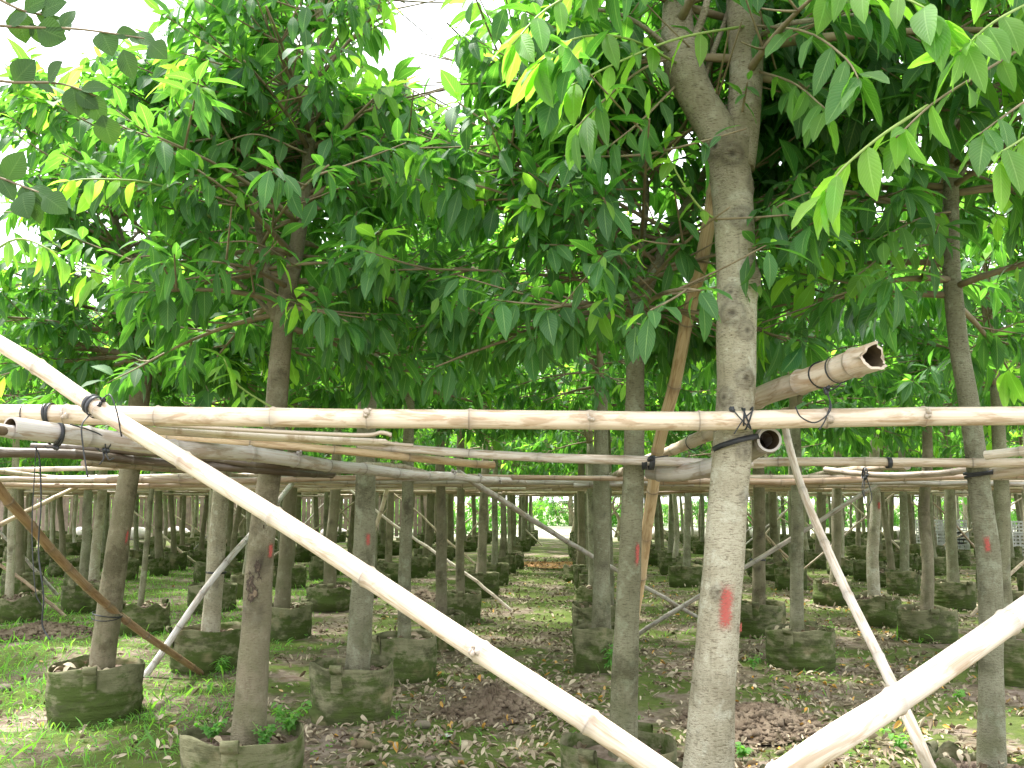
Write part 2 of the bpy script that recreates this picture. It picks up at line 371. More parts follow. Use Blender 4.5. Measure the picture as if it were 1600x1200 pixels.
def bez(a, b, c, n): t = np.linspace(0, 1, n)[:, None]; return (1 - t) ** 2 * a + 2 * t * (1 - t) * b + t * t * c
def crown(mb, rng, leaders, z0, z1, R, nb=18, L=.17, nleaf=8, young=.12, segs=5, twigs=4, prof=None, lean=(0, 0), seg=5, wave=.012, clear=(), xmin=-9., keepf=None):
    """leaders: list of (path, radii) stem lines the branches leave from"""
    cl = Cl(); bend = np.array([lean[0], lean[1], 0.])
    a = rng.uniform(0, 6)
    for i in range(nb):
        t = (i + rng.uniform(0, 1)) / nb; z = z0 + (z1 - z0) * t
        P, rr = leaders[rng.integers(len(leaders))]
        k = int(np.argmin(abs(P[:, 2] - z))); p0 = P[k]
        a += 2.4 + rng.uniform(-.4, .4)
        pr = (np.interp(t, [0, .25, .6, 1], [.8, 1., .8, .35]) if prof is None else np.interp(t, *prof))
        ln = R * pr * rng.uniform(.75, 1.12)
        el = np.interp(t, [0, .25, .5, 1], [-.35, .1, .45, 1.1]) + rng.uniform(-.15, .3)
        out = np.array([math.cos(a), math.sin(a), 0]) + bend
        tip = p0 + ln * (out * math.cos(el * .8) + np.array([0, 0, math.sin(el)]) * .75)
        midp = p0 + ln * .5 * (out * .9 + np.array([0, 0, math.tan(min(el + .25, 1.2)) * .6]))
        B = bez(p0, midp, tip, 8); r0 = min(rr[k] * .45, .008 + ln * .014)
        tube(mb, B, np.linspace(r0, .004, 8), seg, 1)
        ends = [(tip, B[-1] - B[-2])]
        for q in range(twigs):
            f = rng.uniform(.3, .95); kk = int(f * 7); b0 = B[kk]; d = B[min(kk + 1, 7)] - B[kk]; d /= np.linalg.norm(d)
            sd = np.cross(d, [0, 0, 1]); sd /= np.linalg.norm(sd) + 1e-9
            dd = d * .7 + sd * rng.choice([-1, 1]) * rng.uniform(.4, .9) + np.array([0, 0, rng.uniform(-.35, .5)])
            dd /= np.linalg.norm(dd); tl = R * rng.uniform(.2, .5)
            e = b0 + dd * tl + np.array([0, 0, .05 * tl])
            tw = bez(b0, b0 + dd * tl * .5, e, 4); tube(mb, tw, np.linspace(.006, .003, 4), 4, 1, cap=False)
            ends.append((e, tw[-1] - tw[-2]))
            cl.whorl(tw[2], dd, max(3, nleaf // 2), L, rng, 0.)
            if rng.random() < .5: cl.whorl(b0, d, 3, L, rng, 0.)
        for e, d in ends:
            y = 0.
            if rng.random() < young: y = rng.uniform(.45, 1.)
            cl.whorl(e, d, nleaf if y < .1 else nleaf - 1, L, rng, y * rng.uniform(.8, 1))
            if y < .1 and rng.random() < .6: cl.whorl(e + d / np.linalg.norm(d) * .01, d, 2, L * .6, rng, rng.uniform(.2, .7))
    O = np.array(cl.O); keep = O[:, 0] > xmin
    if keepf is not None: keep &= keepf(O)
    for P, rad_, pr_ in clear:            # leaves thinned out in front of a stem
        k = np.argmin(abs(P[None, :, 2] - O[:, 2:3]), 1); near = (abs(P[k, 0] - O[:, 0] + .06 * 0) < rad_) & (O[:, 1] < P[k, 1] + .05)
        keep &= ~(near & (rng.random(len(O)) < pr_))
    for a_ in ('O', 'D', 'L', 'Y'): setattr(cl, a_, list(np.array(getattr(cl, a_))[keep]))
    cl.flush(mb, rng, segs=segs, droop=.38, wave=wave)

# ------------------------------------------------------------------ trunks
def trunk_mesh(name, P, R, material, rng, seg=18, rings=60, knots=(), extra=(), lump=.05):
    """P, R: control points and radii. knots: (z, angle, size, height). extra: limb (points, radii) lists"""
    mb = MB(); Pc = catmull(P, rings); tt = np.linspace(0, 1, rings); Rc = np.interp(tt, np.linspace(0, 1, len(R)), R)
    ph = rng.uniform(0, 6, 6)
    dk = {}
    def rad(i, th, P_, R_):
        z = P_[:, 2][:, None]; r = R_[:, None] * (1 + lump * np.sin(th * 2 + z * 2.3 + ph[0]) * np.sin(z * 3.1 + ph[1]) + lump * .6 * np.sin(th * 3 + z * 5.7 + ph[2])
            + lump * .35 * np.sin(z * 17 + ph[3] + 2 * np.sin(th + ph[4])))
        d = np.zeros_like(r)
        for kz, ka, ks, kh in knots:
            da = (th - ka + np.pi) % (2 * np.pi) - np.pi
            q = np.sqrt((da * R_[:, None]) ** 2 + (z - kz) ** 2) / ks
            r = r + kh * (np.exp(-(q * 1.1) ** 2) - .75 * np.exp(-(q * 3.2) ** 2))
            d = np.maximum(d, .9 * np.exp(-(q * 2.6) ** 2) + .45 * np.exp(-((q - .9) * 3) ** 2))
        dk['d'] = d
        return r
    # rad must run before the attribute, so build by hand
    T, N, B = frames(Pc); th = np.linspace(0, 2 * np.pi, seg, endpoint=False)
    rr = rad(None, th, Pc, Rc)
    A = np.zeros((rings, seg, 4)); A[..., 0] = dk['d']; A[..., 1] = np.clip((Pc[:, 2] - 2.5) / .45, 0, 1)[:, None] * (len(extra) > 3)
    tube(mb, Pc, Rc, seg, 0, A, rad=lambda i, t_, p_, r_: rr)
    limbs = [(Pc, Rc)]
    for LP, LR in extra:
        m = 20; c = catmull(LP, m); r = np.interp(np.linspace(0, 1, m), np.linspace(0, 1, len(LR)), LR)
        r2 = r * (1 + .05 * np.sin(c[:, 2] * 9 + ph[5])); tube(mb, c, r2, max(8, seg // 2), 0, [0, .8 * (len(extra) > 3), 0, 0]); limbs.append((c, r))
    return mb.mesh(name, [material]), limbs

def frame_angle(u, v=0):
    return 0
def paint_mark(parent, P, R, z, ang, w, h, rng):
    """patch of sprayed red paint hugging the trunk; ang is world azimuth of its centre"""
    mb = MB(); nz, na = 16, 11
    V = []; A = []
    for i in range(nz):
        zz = z + h * (i / (nz - 1) - .5); k = np.interp(zz, P[:, 2], np.arange(len(P)))
        c = np.array([np.interp(k, np.arange(len(P)), P[:, j]) for j in range(3)]); r = np.interp(k, np.arange(len(R)), R) * 1.0
        for j in range(na):
            f = j / (na - 1) - .5; a = ang + f * w * 1.45 / r
            V.append([c[0] + (r * 1.07 + .002) * math.cos(a), c[1] + (r * 1.07 + .002) * math.sin(a), zz])
            e = math.sin(math.pi * (f + .5)) * min(1, (.5 - abs(i / (nz - 1) - .5)) * 4)
            A.append([e, 0, 0, 0])
    mb.add(V, grid_faces(nz, na, False), None, 0, A)
    return link('paint_mark', mb.mesh('paint_mark', [M_RED]), parent)

# ------------------------------------------------------------------ ground
gx = np.concatenate([-np.geomspace(400, 16, 14), np.linspace(-15, 15, 220), np.geomspace(16, 400, 14)])
gy = np.concatenate([[-60, -20, -8, -3], np.linspace(-1, 22, 220), np.geomspace(22.5, 600, 50)])
X, Y = np.meshgrid(gx, gy); H = gh(X, Y) * np.clip((60 - Y) / 20, 0, 1) * np.clip((40 - abs(X)) / 20, 0, 1)
mb = MB(); mb.add(np.stack([X, Y, H], -1).reshape(-1, 3), grid_faces(len(gy), len(gx), False), None)
tag(link('ground', mb.mesh('ground', [M_GROUND])), kind='structure')
M_YARD = simple('pale_yard', C(.36, .35, .28), .9, .3, 6, C(.20, .22, .12), 1.)
mb = MB(); mb.add([[-6, 39, .01], [60, 36, .01], [60, 62, .01], [-6, 62, .01]], [[0, 1, 2, 3]])
tag(link('yard', mb.mesh('yard', [M_YARD], False)), kind='structure')

# ------------------------------------------------------------------ grow bags
BAGH = .38
def bag_parts(rng, squash=0., wrinkle=1., torn=0.):
    seg = 48; th = np.linspace(0, 2 * np.pi, seg, endpoint=False); ph = rng.uniform(0, 6, 8)
    zs = np.linspace(0, 1, 22)
    el = 1 + .03 * np.cos(2 * th + ph[0]) + .015 * np.cos(3 * th + ph[1])
    rimz = .012 * np.sin(2 * th + ph[2]) + .008 * np.sin(5 * th + ph[3]) - torn * .10 * np.clip(np.sin(th * 1.5 + ph[4]), 0, 1) + torn * .03 * np.sin(7 * th + ph[5])
    V = []
    for f in zs:
        r = .3 * el * (1 - .05 * (1 - f) ** 2)
        fold = np.sin(f * 34 + 1.6 * np.sin(th * 2 + ph[6]) + ph[5]) * np.exp(-((f - .35) / .3) ** 2) * (.5 + .5 * np.sin(th * 1 + ph[7]))
        r = r + .0045 * wrinkle * fold + .004 * wrinkle * np.sin(f * 9 + th * 5 + ph[3]) + squash * .035 * np.exp(-((f - .3) / .22) ** 2) * (1 + .5 * np.sin(2 * th + ph[2]))
        if f < .05: r = r * .985
        z = BAGH * (1 - squash * .12) * f + rimz * f ** 2
        V.append(np.stack([r * np.cos(th), r * np.sin(th), z], -1))
    for dz, k in ((.003, .985), (-.03, .975), (-.09, .96)):
        V.append(np.stack([V[21][:, 0] * k, V[21][:, 1] * k, V[21][:, 2] + dz], -1))
    wall = MB(); wall.add(np.array(V).reshape(-1, 3), grid_faces(25, seg))
    wall = wall.mesh('bag_wall', [M_BAG])
    soil = MB(); rs = np.linspace(0, 1, 9); sV = []
    for r in rs:
        z = BAGH - .075 - squash * .03 + .02 * (1 - r) + .012 * np.sin(th * 3 + r * 9 + ph[1]) * r + .01 * rng.uniform(-1, 1, seg) * r
        sV.append(np.stack([.286 * r * el * np.cos(th), .286 * r * el * np.sin(th), z], -1))
    soil.add(np.array(sV).reshape(-1, 3), grid_faces(9, seg))
    for k in range(22):
        a = rng.uniform(0, 6.28); r = rng.uniform(.08, .26); blob(soil, (r * math.cos(a), r * math.sin(a), BAGH - .07), rng.uniform(.006, .022), rng, 6, .3)
    soil = soil.mesh('soil', [M_SOIL])
    def handle(a):
        mb = MB(); prof = [(.304, .23), (.306, .30), (.308, .38), (.314, .405), (.332, .413), (.348, .398), (.342, .372), (.324, .352)]
        prof = catmull([(r, 0, z) for r, z in prof], 16); V = []
        for i, p in enumerate(prof):
            w = .042 if i < 8 else .042 - .001 * (i - 8)
            for s_ in (-1, -.5, 0, .5, 1): V.append((p[0] + .004 - .006 * s_ * s_, s_ * w, p[2]))
        for i, p in enumerate(prof):
            for s_ in (-1, -.5, 0, .5, 1): V.append((p[0] + .0 - .006 * s_ * s_, s_ * .042, p[2] - .002))
        V = np.array(V); n = 80; Q = grid_faces(16, 5, False); Q2 = Q[:, ::-1] + n; side = []
        for i in range(15):
            side.append([i * 5, (i + 1) * 5, (i + 1) * 5 + n, i * 5 + n]); side.append([i * 5 + 4 + n, (i + 1) * 5 + 4 + n, (i + 1) * 5 + 4, i * 5 + 4])
        c, s_ = math.cos(a), math.sin(a)
        V = np.stack([V[:, 0] * c - V[:, 1] * s_, V[:, 0] * s_ + V[:, 1] * c, V[:, 2] * (1 - squash * .12)], -1)
        mb.add(V, np.vstack([Q, Q2, side])); return mb.mesh('handle', [M_BAG])
    return wall, soil, [handle(0.), handle(math.pi)]
BAGV = [bag_parts(np.random.default_rng(50 + k), squash=q, wrinkle=w, torn=t) for k, (q, w, t) in
        enumerate([(0, 1, 0), (.3, 1.3, 0), (.1, .8, .15), (.8, 1.6, .5), (.2, 1.1, .05), (1., 1.6, .9)])]
BAGS = []
def bag(x, y, var, rz, dia=.6, label='', group=None, handles=True, hs=1.):
    o = empty('grow_bag', (x, y, float(gh(x, y)) - .012), rz); s = dia / .6; o.scale = (s, s, hs)
    w, so, hd = BAGV[var]
    link('bag_wall', w, o); link('soil', so, o)
    if handles:
        for h in hd: link('handle', h, o)
    tag(o, label, 'grow bag', group); BAGS.append((x, y, dia / 2)); return o

# ------------------------------------------------------------------ trees: unique trunks in front
GT = 'potted trees standing in rows under the bamboo lattice'; GB = 'round fabric grow bags in rows'
def pix_path(pts, d):
    """pts (u, v[, dd]) -> world points, dd added to the distance"""
    return np.array([W(p[0], p[1], d + (p[2] if len(p) > 2 else 0)) for p in pts])
FRONT = []      # (x, y) of hand-placed trees
def front_tree(rim, rw, tp, wpx, label, baglabel, material=M_BARK, var=0, brz=0., z_end=None, seg=16, knots=(), limbs=(), marks=(),
               crownf=None, squash_h=1., baggroup=GB, top=None, rings=50, dia=None, handles=True):
    c = Z(rim[0], rim[1], BAGH * .95 * squash_h); d = c[1]
    dm = px(rw, d) if dia is None else dia
    bag(c[0], c[1], var, brz, dm * .97, baglabel, baggroup, handles, squash_h)
    FRONT.append((c[0], c[1]))
    base = W(tp[0][0], tp[0][1], d); base[2] = .2
    P = [base * np.array([1, 1, 0]) + np.array([0, 0, .2])] + [W(p[0], p[1], d + (p[2] if len(p) > 2 else 0)) for p in tp[1:]]
    P = np.array(P); org = np.array([P[0][0], P[0][1], 0]); P = P - org
    R = np.array([px(w, d) * .475 for w in wpx])
    if R[0] < R[1] * 1.12: R[0] = R[1] * 1.15
    ex = [(pix_path(l[0], d) - org, [px(w, d) * .5 for w in l[1]]) for l in limbs]
    t = empty('potted_tree', org); tag(t, label, 'tree', GT)
    rng = np.random.default_rng(int(rim[0] * 7 + rim[1]))
    tm, lm = trunk_mesh('trunk', P, R, material, rng, seg, rings, knots, ex)
    tr = link('trunk', tm, t)
    for (u, v, w, h) in marks:
        q = W(u, v, d) - org; cx = np.interp(q[2], lm[0][0][:, 2], lm[0][0][:, 0]); rr = np.interp(q[2], lm[0][0][:, 2], lm[0][1])
        s_ = max(-.85, min(.85, (q[0] - cx) / rr)); ang = -math.pi / 2 + math.asin(s_)
        paint_mark(tr, lm[0][0], lm[0][1], q[2], ang, px(w, d), px(h, d), rng)
    return t, lm, d, org, rng

# generic crown variants, origin at the fork
def crown_variant(seed, H, R, nb, L, segs, nleaf, twigs, young=.12, leafm=None):
    rng = np.random.default_rng(seed); mb = MB(); lead = []
    for k in range(rng.integers(2, 4)):
        a = rng.uniform(0, 6.28) + k * 2.2; sp_ = .22 * R if k else .05
        top = np.array([math.cos(a) * sp_ * 1.6, math.sin(a) * sp_ * 1.6, H * (1 if k == 0 else rng.uniform(.6, .85))])
        P = catmull([(0, 0, -.05), (math.cos(a) * sp_ * .6, math.sin(a) * sp_ * .6, H * .2), (math.cos(a) * sp_ * 1.2, math.sin(a) * sp_ * 1.2, H * .5), top], 16)
        r = np.linspace(.045 if k == 0 else .03, .008, 16); tube(mb, P, r, 7, 1); lead.append((P, r))
    crown(mb, rng, lead, -.05 * H, H * .95, R * 1.2, nb, L, nleaf, young, segs, twigs)
    return mb.mesh('crown', [leafm or M_LEAF, M_TWIG])
MIDC = [crown_variant(100 + k, h, r, 42, .165, 4, 9, 5) for k, (h, r) in enumerate([(1.5, .98), (1.62, 1.02), (1.4, .95)])]
FARC = [crown_variant(200 + k, h, r, 32, .18, 2, 8, 4, .3) for k, (h, r) in enumerate([(1.7, .95), (1.9, 1.), (1.6, .9), (2., .9)])]

def add_crown(t, fork, data, rz, s=1.):
    o = link('crown', data, t, fork, rz); o.scale = (s, s, s); return o

# --- tree A: nearest left of the aisle
t, lm, d, org, rng = front_tree((381, 1146), 188, [(388, 1150), (398, 1000), (408, 850), (424, 720), (434, 600), (446, 480), (468, 360), (487, 200), (500, 60), (505, -40)],
    [58, 46, 42, 37, 35, 33, 25, 18, 12, 6], 'brown potted tree with a peeling bark scar, nearest on the left of the aisle',
    'grow bag with clover-like weeds inside, cut by the bottom edge of the photo at left', M_BARKB, 0, -1.5, seg=28, rings=90, marks=[(430, 860, 7, 26)],
    limbs=[([(434, 500), (420, 440), (405, 360), (395, 270)], [22, 17, 12, 6]), ([(436, 505), (395, 460), (345, 420), (300, 400)], [9, 8, 6, 4]), ([(452, 470), (500, 445), (550, 420), (620, 400)], [9, 7, 6, 4])],
    knots=[(.95, -1.7, .06, -.012), (1.2, -1.2, .05, -.01)])
TREE_A = (t, lm, d, org)
mb = MB(); crown(mb, rng, lm[:2], 2.4, 4.5, 1.08, 76, .162, 9, .09, 5, 6, prof=([0, .25, .55, 1], [.8, 1., .72, .32]), seg=6, clear=[(lm[0][0], .13, .85)], keepf=lambda O: O[:, 0] < .92 - .33 * np.clip(O[:, 2] - 3.0, 0, 3))
_A = (mb, t, lm, d, org)
def spray(cl, mb, pts, n, L, young, rng, org, every=1, spread=.5):
    P = catmull(np.array([W(*p) for p in pts]) - org, 14); tube(mb, P, np.linspace(.0065, .003, 14), 5, 2 if young > .3 else 1)
    for k in range(n):
        i = int(3 + k * 11 / n) if n > 1 else 13; i = min(i, 12); ax = P[i + 1] - P[i]; ax /= np.linalg.norm(ax)
        sd = np.cross(ax, [0, 0, 1.]); sd /= np.linalg.norm(sd) + 1e-9; s_ = 1 if k % 2 else -1
        dr = ax * .5 + sd * s_ * spread + np.array([0, 0, -rng.uniform(.35, 1.1)])
        cl.O.append(P[i]); cl.D.append(dr); cl.L.append(L * rng.uniform(.75, 1.1)); cl.Y.append(young * rng.uniform(.6, 1.1))
    cl.whorl(P[-1], P[-1] - P[-2], 4, L * .8, rng, young, .5)
cl = Cl()
for q, n_, L_, y_ in (([(330, 340, 4.5), (250, 290, 4.2), (150, 280, 4.0), (95, 285, 3.9)], 10, .15, .95), ([(-60, 440, 3.7), (20, 375, 3.6), (90, 395, 3.6)], 9, .15, .5), ([(300, 420, 4.4), (240, 400, 4.2), (190, 410, 4.1)], 7, .14, .3), ([(452, 330, 4.6), (465, 310, 4.5), (455, 300, 4.4)], 5, .1, .8),
        ([(430, 640, 4.7), (370, 600, 4.6), (350, 560, 4.5)], 8, .14, .5), ([(560, 290, 4.5), (630, 270, 4.3), (680, 270, 4.2)], 9, .15, .5), ([(500, 60, 4.6), (560, 20, 4.4), (610, 0, 4.3)], 8, .15, .9), ([(470, 420, 4.7), (400, 380, 4.4), (330, 380, 4.3)], 9, .15, .1), ([(480, 240, 4.6), (400, 210, 4.4), (330, 230, 4.3)], 9, .15, .1)):
    spray(cl, mb, q, n_, L_, y_, rng, org)
cl.flush(mb, rng, segs=6, droop=.35, wave=.012)
link('crown', mb.mesh('crown', [M_LEAF, M_TWIG, M_TWIGG]), t)
M_SCAR = M_RED
def scar_material():
    m, n = mat('peeled_bark'); s = NT(n); at = s('ShaderNodeAttribute', attribute_name='pa'); e = s('ShaderNodeSeparateColor', {0: at.outputs['Color']}).outputs[0]
    tc = s('ShaderNodeTexCoord').outputs['Object']; nz = s.noise(s.scalev(tc, (1, 1, .5)), 28, 5, .7); v = s.math('ADD', s.math('MULTIPLY', e, .35), s.math('MULTIPLY', nz, 1.1))
    a = s.math('GREATER_THAN', v, .86); col = s.mix(s.ramp(v, .88, 1.06), C(.035, .022, .014), s.mix(s.noise(tc, 60, 3), C(.15, .105, .065), C(.22, .165, .105)))
    p = s('ShaderNodeBsdfPrincipled', {'Base Color': col, 'Roughness': .85, 'Normal': s.bump(v, .8, .01)}); t = s('ShaderNodeBsdfTransparent')
    s.out(s('ShaderNodeMixShader', {0: a, 1: t.outputs[0], 2: p.outputs[0]}).outputs[0]); return m
M_SCAR = scar_material()
_trA = [c for c in t.children if c.name.startswith('trunk')][0]
for (u, v, w, h, a_) in ((404, 905, 26, 105, -1.75), (418, 812, 10, 40, -1.2), (396, 790, 8, 34, -2.0)):
    o = paint_mark(_trA, lm[0][0], lm[0][1], W(u, v, d)[2], a_, px(w, d), px(h, d), rng); o.name = 'peeled_bark'; o.data.materials[0] = M_SCAR
# --- tree B
t, lm, d, org, rng = front_tree((550, 1042), 133, [(556, 1040), (568, 900), (571, 740), (574, 640), (580, 540)], [40, 36, 33, 31, 26],
    'grey-green potted tree behind the long slanting pole, second left of the aisle', 'grow bag with a curled flap on its rim, below the middle of the slanting pole', M_BARK, 0, -1.75, marks=[(577, 842, 6, 22)])
add_crown(t, lm[0][0][-1], MIDC[0], .4, 1.02)
# --- tree C (left)
t, lm, d, org, rng = front_tree((152, 1033), 140, [(158, 1035), (180, 880), (203, 735), (218, 620), (228, 540)], [42, 37, 33, 33, 34],
    'leaning potted tree crossed low down by a brown bamboo pole, at the left', 'grow bag on the left with a leaning trunk and brown pole above it', M_BARKB, 4, -1.3,
    marks=[(205, 838, 4, 26)], limbs=[([(226, 560), (240, 500), (262, 420), (280, 300), (290, 180)], [28, 24, 18, 12, 6]), ([(226, 560), (215, 470), (190, 380), (160, 260), (150, 160)], [22, 18, 13, 9, 5])])
mb = MB(); crown(mb, rng, [(lm[1][0], lm[1][1]), (lm[2][0], lm[2][1])], 2.1, 4.35, 1.2, 74, .165, 10, .10, 5, 6)
link('crown', mb.mesh('crown', [M_LEAF, M_TWIG]), t)
PROP = np.array([W(1124, 240, 4.15), W(1112, 330, 4.3), W(1062, 560, 4.75), W(1030, 700, 5.1), W(1004, 870, 5.7), W(972, 1105, 6.7)])
# --- tree M: the big pale one
t, lm, d, org, rng = front_tree((1108, 1231), 190, [(1100, 1290), (1112, 1130), (1124, 950), (1137, 790), (1149, 640), (1150, 520), (1150, 400), (1143, 290), (1138, 225)],
    [88, 76, 68, 62, 64, 67, 64, 66, 82], 'large pale-barked forked tree with a sprayed red stripe, nearest and thickest trunk', 'grow bag under the large pale tree', M_BARKP, 0, 0.3, seg=72, rings=260,
    marks=[(1127, 945, 17, 76), (1153, 978, 9, 18)],
    knots=[(2.27, -1.95, .05, .028), (2.36, -2.05, .034, .018), (2.20, -1.25, .04, .012), (1.70, -1.2, .03, .012), (2.68, -1.45, .045, .012), (2.47, -1.0, .04, .016), (1.52, -.85, .028, .01), (2.0, -1.35, .04, .010),
           (2.42, -.35, .045, .022), (1.92, -2.4, .04, .012), (1.13, -1.9, .028, .008), (2.95, -1.7, .045, .014), (2.83, -.5, .04, .014), (3.0, -2.4, .05, .02)],
    limbs=[([(1140, 262), (1120, 205), (1088, 150), (1066, 95), (1058, 20), (1062, -120), (1050, -260)], [60, 66, 60, 62, 48, 40, 30]),
           ([(1150, 262), (1160, 200), (1166, 110), (1163, 40), (1158, -60), (1180, -200), (1190, -300)], [60, 58, 52, 54, 52, 40, 28]),
           ([(1070, 110, -.02), (1085, 60, -.05), (1105, 0, -.1), (1120, -120, -.1)], [15, 13, 11, 7]),
           ([(1090, 150, .03), (1115, 80, .05), (1140, 10, .05), (1160, -100)], [11, 9, 8, 6]),
           ([(1055, 85, -.03), (1010, 45, -.15), (960, 20, -.3), (880, 10, -.5)], [9, 7, 6, 4]),
           ([(1180, 60), (1220, 40, -.2), (1280, 30, -.4), (1360, 20, -.5)], [9, 8, 7, 4])])
TREE_M = (t, lm, d, org)
mb = MB(); crown(mb, rng, [(l[0], l[1]) for l in lm[1:3]], 3.3, 5.0, 1.3, 36, .22, 9, .3, 6, 6, prof=([0, .25, .6, 1], [.75, 1., .8, .4]), lean=(.3, 0), seg=7, xmin=-.70, clear=[(lm[1][0], .26, .95), (lm[2][0], .22, .95), (catmull(PROP, 40) - org, .10, 1.)])
cl = Cl()
def spray(cl, mb, pts, n, L, young, rng, org, every=1, spread=.5):
    P = catmull(np.array([W(*p) for p in pts]) - org, 14); tube(mb, P, np.linspace(.0065, .003, 14), 5, 2 if young > .3 else 1)
    for k in range(n):
        i = int(3 + k * 11 / n) if n > 1 else 13; i = min(i, 12); ax = P[i + 1] - P[i]; ax /= np.linalg.norm(ax)
        sd = np.cross(ax, [0, 0, 1.]); sd /= np.linalg.norm(sd) + 1e-9; s_ = 1 if k % 2 else -1
        dr = ax * .5 + sd * s_ * spread + np.array([0, 0, -rng.uniform(.35, 1.1)])
        cl.O.append(P[i]); cl.D.append(dr); cl.L.append(L * rng.uniform(.75, 1.1)); cl.Y.append(young * rng.uniform(.6, 1.1))
    cl.whorl(P[-1], P[-1] - P[-2], 4, L * .8, rng, young, .5)
spray(cl, mb, [(1170, 40, 3.95), (1060, 60, 3.7), (960, 100, 3.5), (880, 140, 3.4)], 7, .2, .85, rng, org)
spray(cl, mb, [(1120, 345, 3.92), (1090, 320, 3.85), (1060, 275, 3.8), (1040, 235, 3.8)], 5, .13, .75, rng, org)
spray(cl, mb, [(1180, 345, 3.95), (1230, 315, 3.8), (1265, 300, 3.7)], 3, .11, .3, rng, org)
spray(cl, mb, [(1160, 175, 3.9), (1165, 145, 3.85), (1168, 128, 3.8)], 3, .11, .1, rng, org)
for q, n_, L_, y_ in (([(1060, 100, 3.95), (980, 60, 3.6), (900, 60, 3.4), (840, 100, 3.3)], 12, .22, .45), ([(1050, 90, 3.95), (1000, 110, 3.7), (940, 160, 3.5), (900, 200, 3.45)], 10, .21, .25),
        ([(1060, 0, 3.9), (960, -30, 3.5), (860, 10, 3.3), (800, 70, 3.2)], 12, .21, .4), ([(1060, 130, 4.), (1000, 190, 3.8), (950, 230, 3.7)], 7, .19, .1), ([(1180, 40, 3.95), (1260, 50, 3.5), (1320, 90, 3.25), (1345, 130, 3.15)], 12, .23, .15),
        ([(1180, -20, 3.95), (1300, -30, 3.4), (1420, 0, 3.1), (1480, 40, 3.)], 14, .22, .5), ([(1180, 110, 3.98), (1240, 130, 3.7), (1290, 170, 3.45)], 8, .2, .3), ([(1180, -60, 3.95), (1240, -60, 3.6), (1300, -10, 3.4)], 10, .22, .5), ([(1180, -100, 3.95), (1400, -120, 3.2), (1560, -60, 2.9)], 14, .22, .5)):
    spray(cl, mb, q, n_, L_, y_, rng, org, spread=.7)
cl.flush(mb, rng, segs=8, droop=.22, wave=.016, wr=.32)
link('crown', mb.mesh('crown', [M_LEAF, M_TWIG, M_TWIGG]), t)
# --- tree N: slim trunk just right of the aisle
t, lm, d, org, rng = front_tree((965, 1165), 183, [(972, 1165), (978, 1000), (985, 860), (990, 740), (992, 600), (995, 470)], [46, 40, 36, 33, 30, 30],
    'slim olive-barked potted tree with a red mark, just left of the large pale tree', 'grow bag crossed by the lower end of the long slanting pole', M_BARK, 0, 1.0, seg=26, rings=70, marks=[(993, 865, 6, 40)],
    limbs=[([(995, 490), (1015, 440), (1045, 370), (1085, 300), (1110, 250)], [24, 20, 18, 15, 9]), ([(994, 490), (975, 430), (955, 360), (930, 290), (900, 230)], [22, 14, 11, 8, 5]), ([(995, 480), (1000, 400), (1010, 300), (1000, 210)], [16, 14, 10, 6])])
mb = MB(); crown(mb, rng, [(l[0], l[1]) for l in lm[1:]], 2.25, 3.6, 1.15, 68, .165, 9, .1, 5, 6, lean=(-.15, 0), seg=6, clear=[(catmull(PROP, 40) - org, .10, 1.), (lm[0][0], .10, .8)], keepf=lambda O: (O[:, 0] > -.75) | (O[:, 2] < 3.1))
link('crown', mb.mesh('crown', [M_LEAF, M_TWIG]), t)
# --- tree T: right edge
t, lm, d, org, rng = front_tree((1532, 1172), 150, [(1547, 1180), (1549, 1050), (1546, 900), (1533, 780), (1517, 650), (1498, 540), (1487, 420), (1486, 300), (1483, 200), (1478, 100), (1480, -20)],
    [44, 37, 36, 34, 32, 30, 28, 26, 22, 16, 10], 'curved grey potted tree with an orange-red mark, near the right edge', 'torn and folded grow bag at the lower right corner', M_BARK, 5, 2.2, seg=26, rings=100, marks=[(1535, 850, 7, 30)],
    limbs=[([(1488, 300), (1520, 230), (1560, 160), (1600, 80)], [14, 11, 8, 5]), ([(1486, 260), (1450, 180), (1420, 100), (1400, 20)], [13, 10, 8, 5])])
mb = MB(); crown(mb, rng, [(l[0][30:] if i == 0 else l[0], l[1][30:] if i == 0 else l[1]) for i, l in enumerate(lm)], 2.4, 4.6, 1.25, 66, .185, 9, .1, 5, 6, seg=6, clear=[(lm[0][0], .12, .85)])
TREE_T = (t, lm, d, org)
cl = Cl()
spray(cl, mb, [(1620, 60, 3.6), (1540, 110, 3.3), (1460, 160, 3.1), (1400, 215, 3.0)], 7, .2, .3, rng, org)
spray(cl, mb, [(1450, 165, 3.1), (1380, 210, 3.0), (1320, 260, 2.95), (1290, 300, 2.95)], 6, .21, .75, rng, org)
spray(cl, mb, [(1640, 180, 3.2), (1600, 215, 3.0), (1560, 240, 2.9)], 5, .2, .5, rng, org)
for q, n_, L_, y_ in (([(1660, -20, 3.4), (1560, 30, 3.1), (1500, 80, 3.)], 12, .2, .45), ([(1660, 130, 3.3), (1600, 160, 3.1), (1530, 210, 3.)], 9, .2, .15), ([(1490, 330, 4.6), (1440, 340, 4.2), (1380, 370, 4.)], 9, .18, .2), ([(1490, 380, 4.7), (1400, 390, 4.3), (1340, 430, 4.1)], 9, .18, .3)):
    spray(cl, mb, q, n_, L_, y_, rng, org, spread=.7)
cl.flush(mb, rng, segs=8, droop=.25, wave=.016)
link('crown', mb.mesh('crown', [M_LEAF, M_TWIG, M_TWIGG]), t)

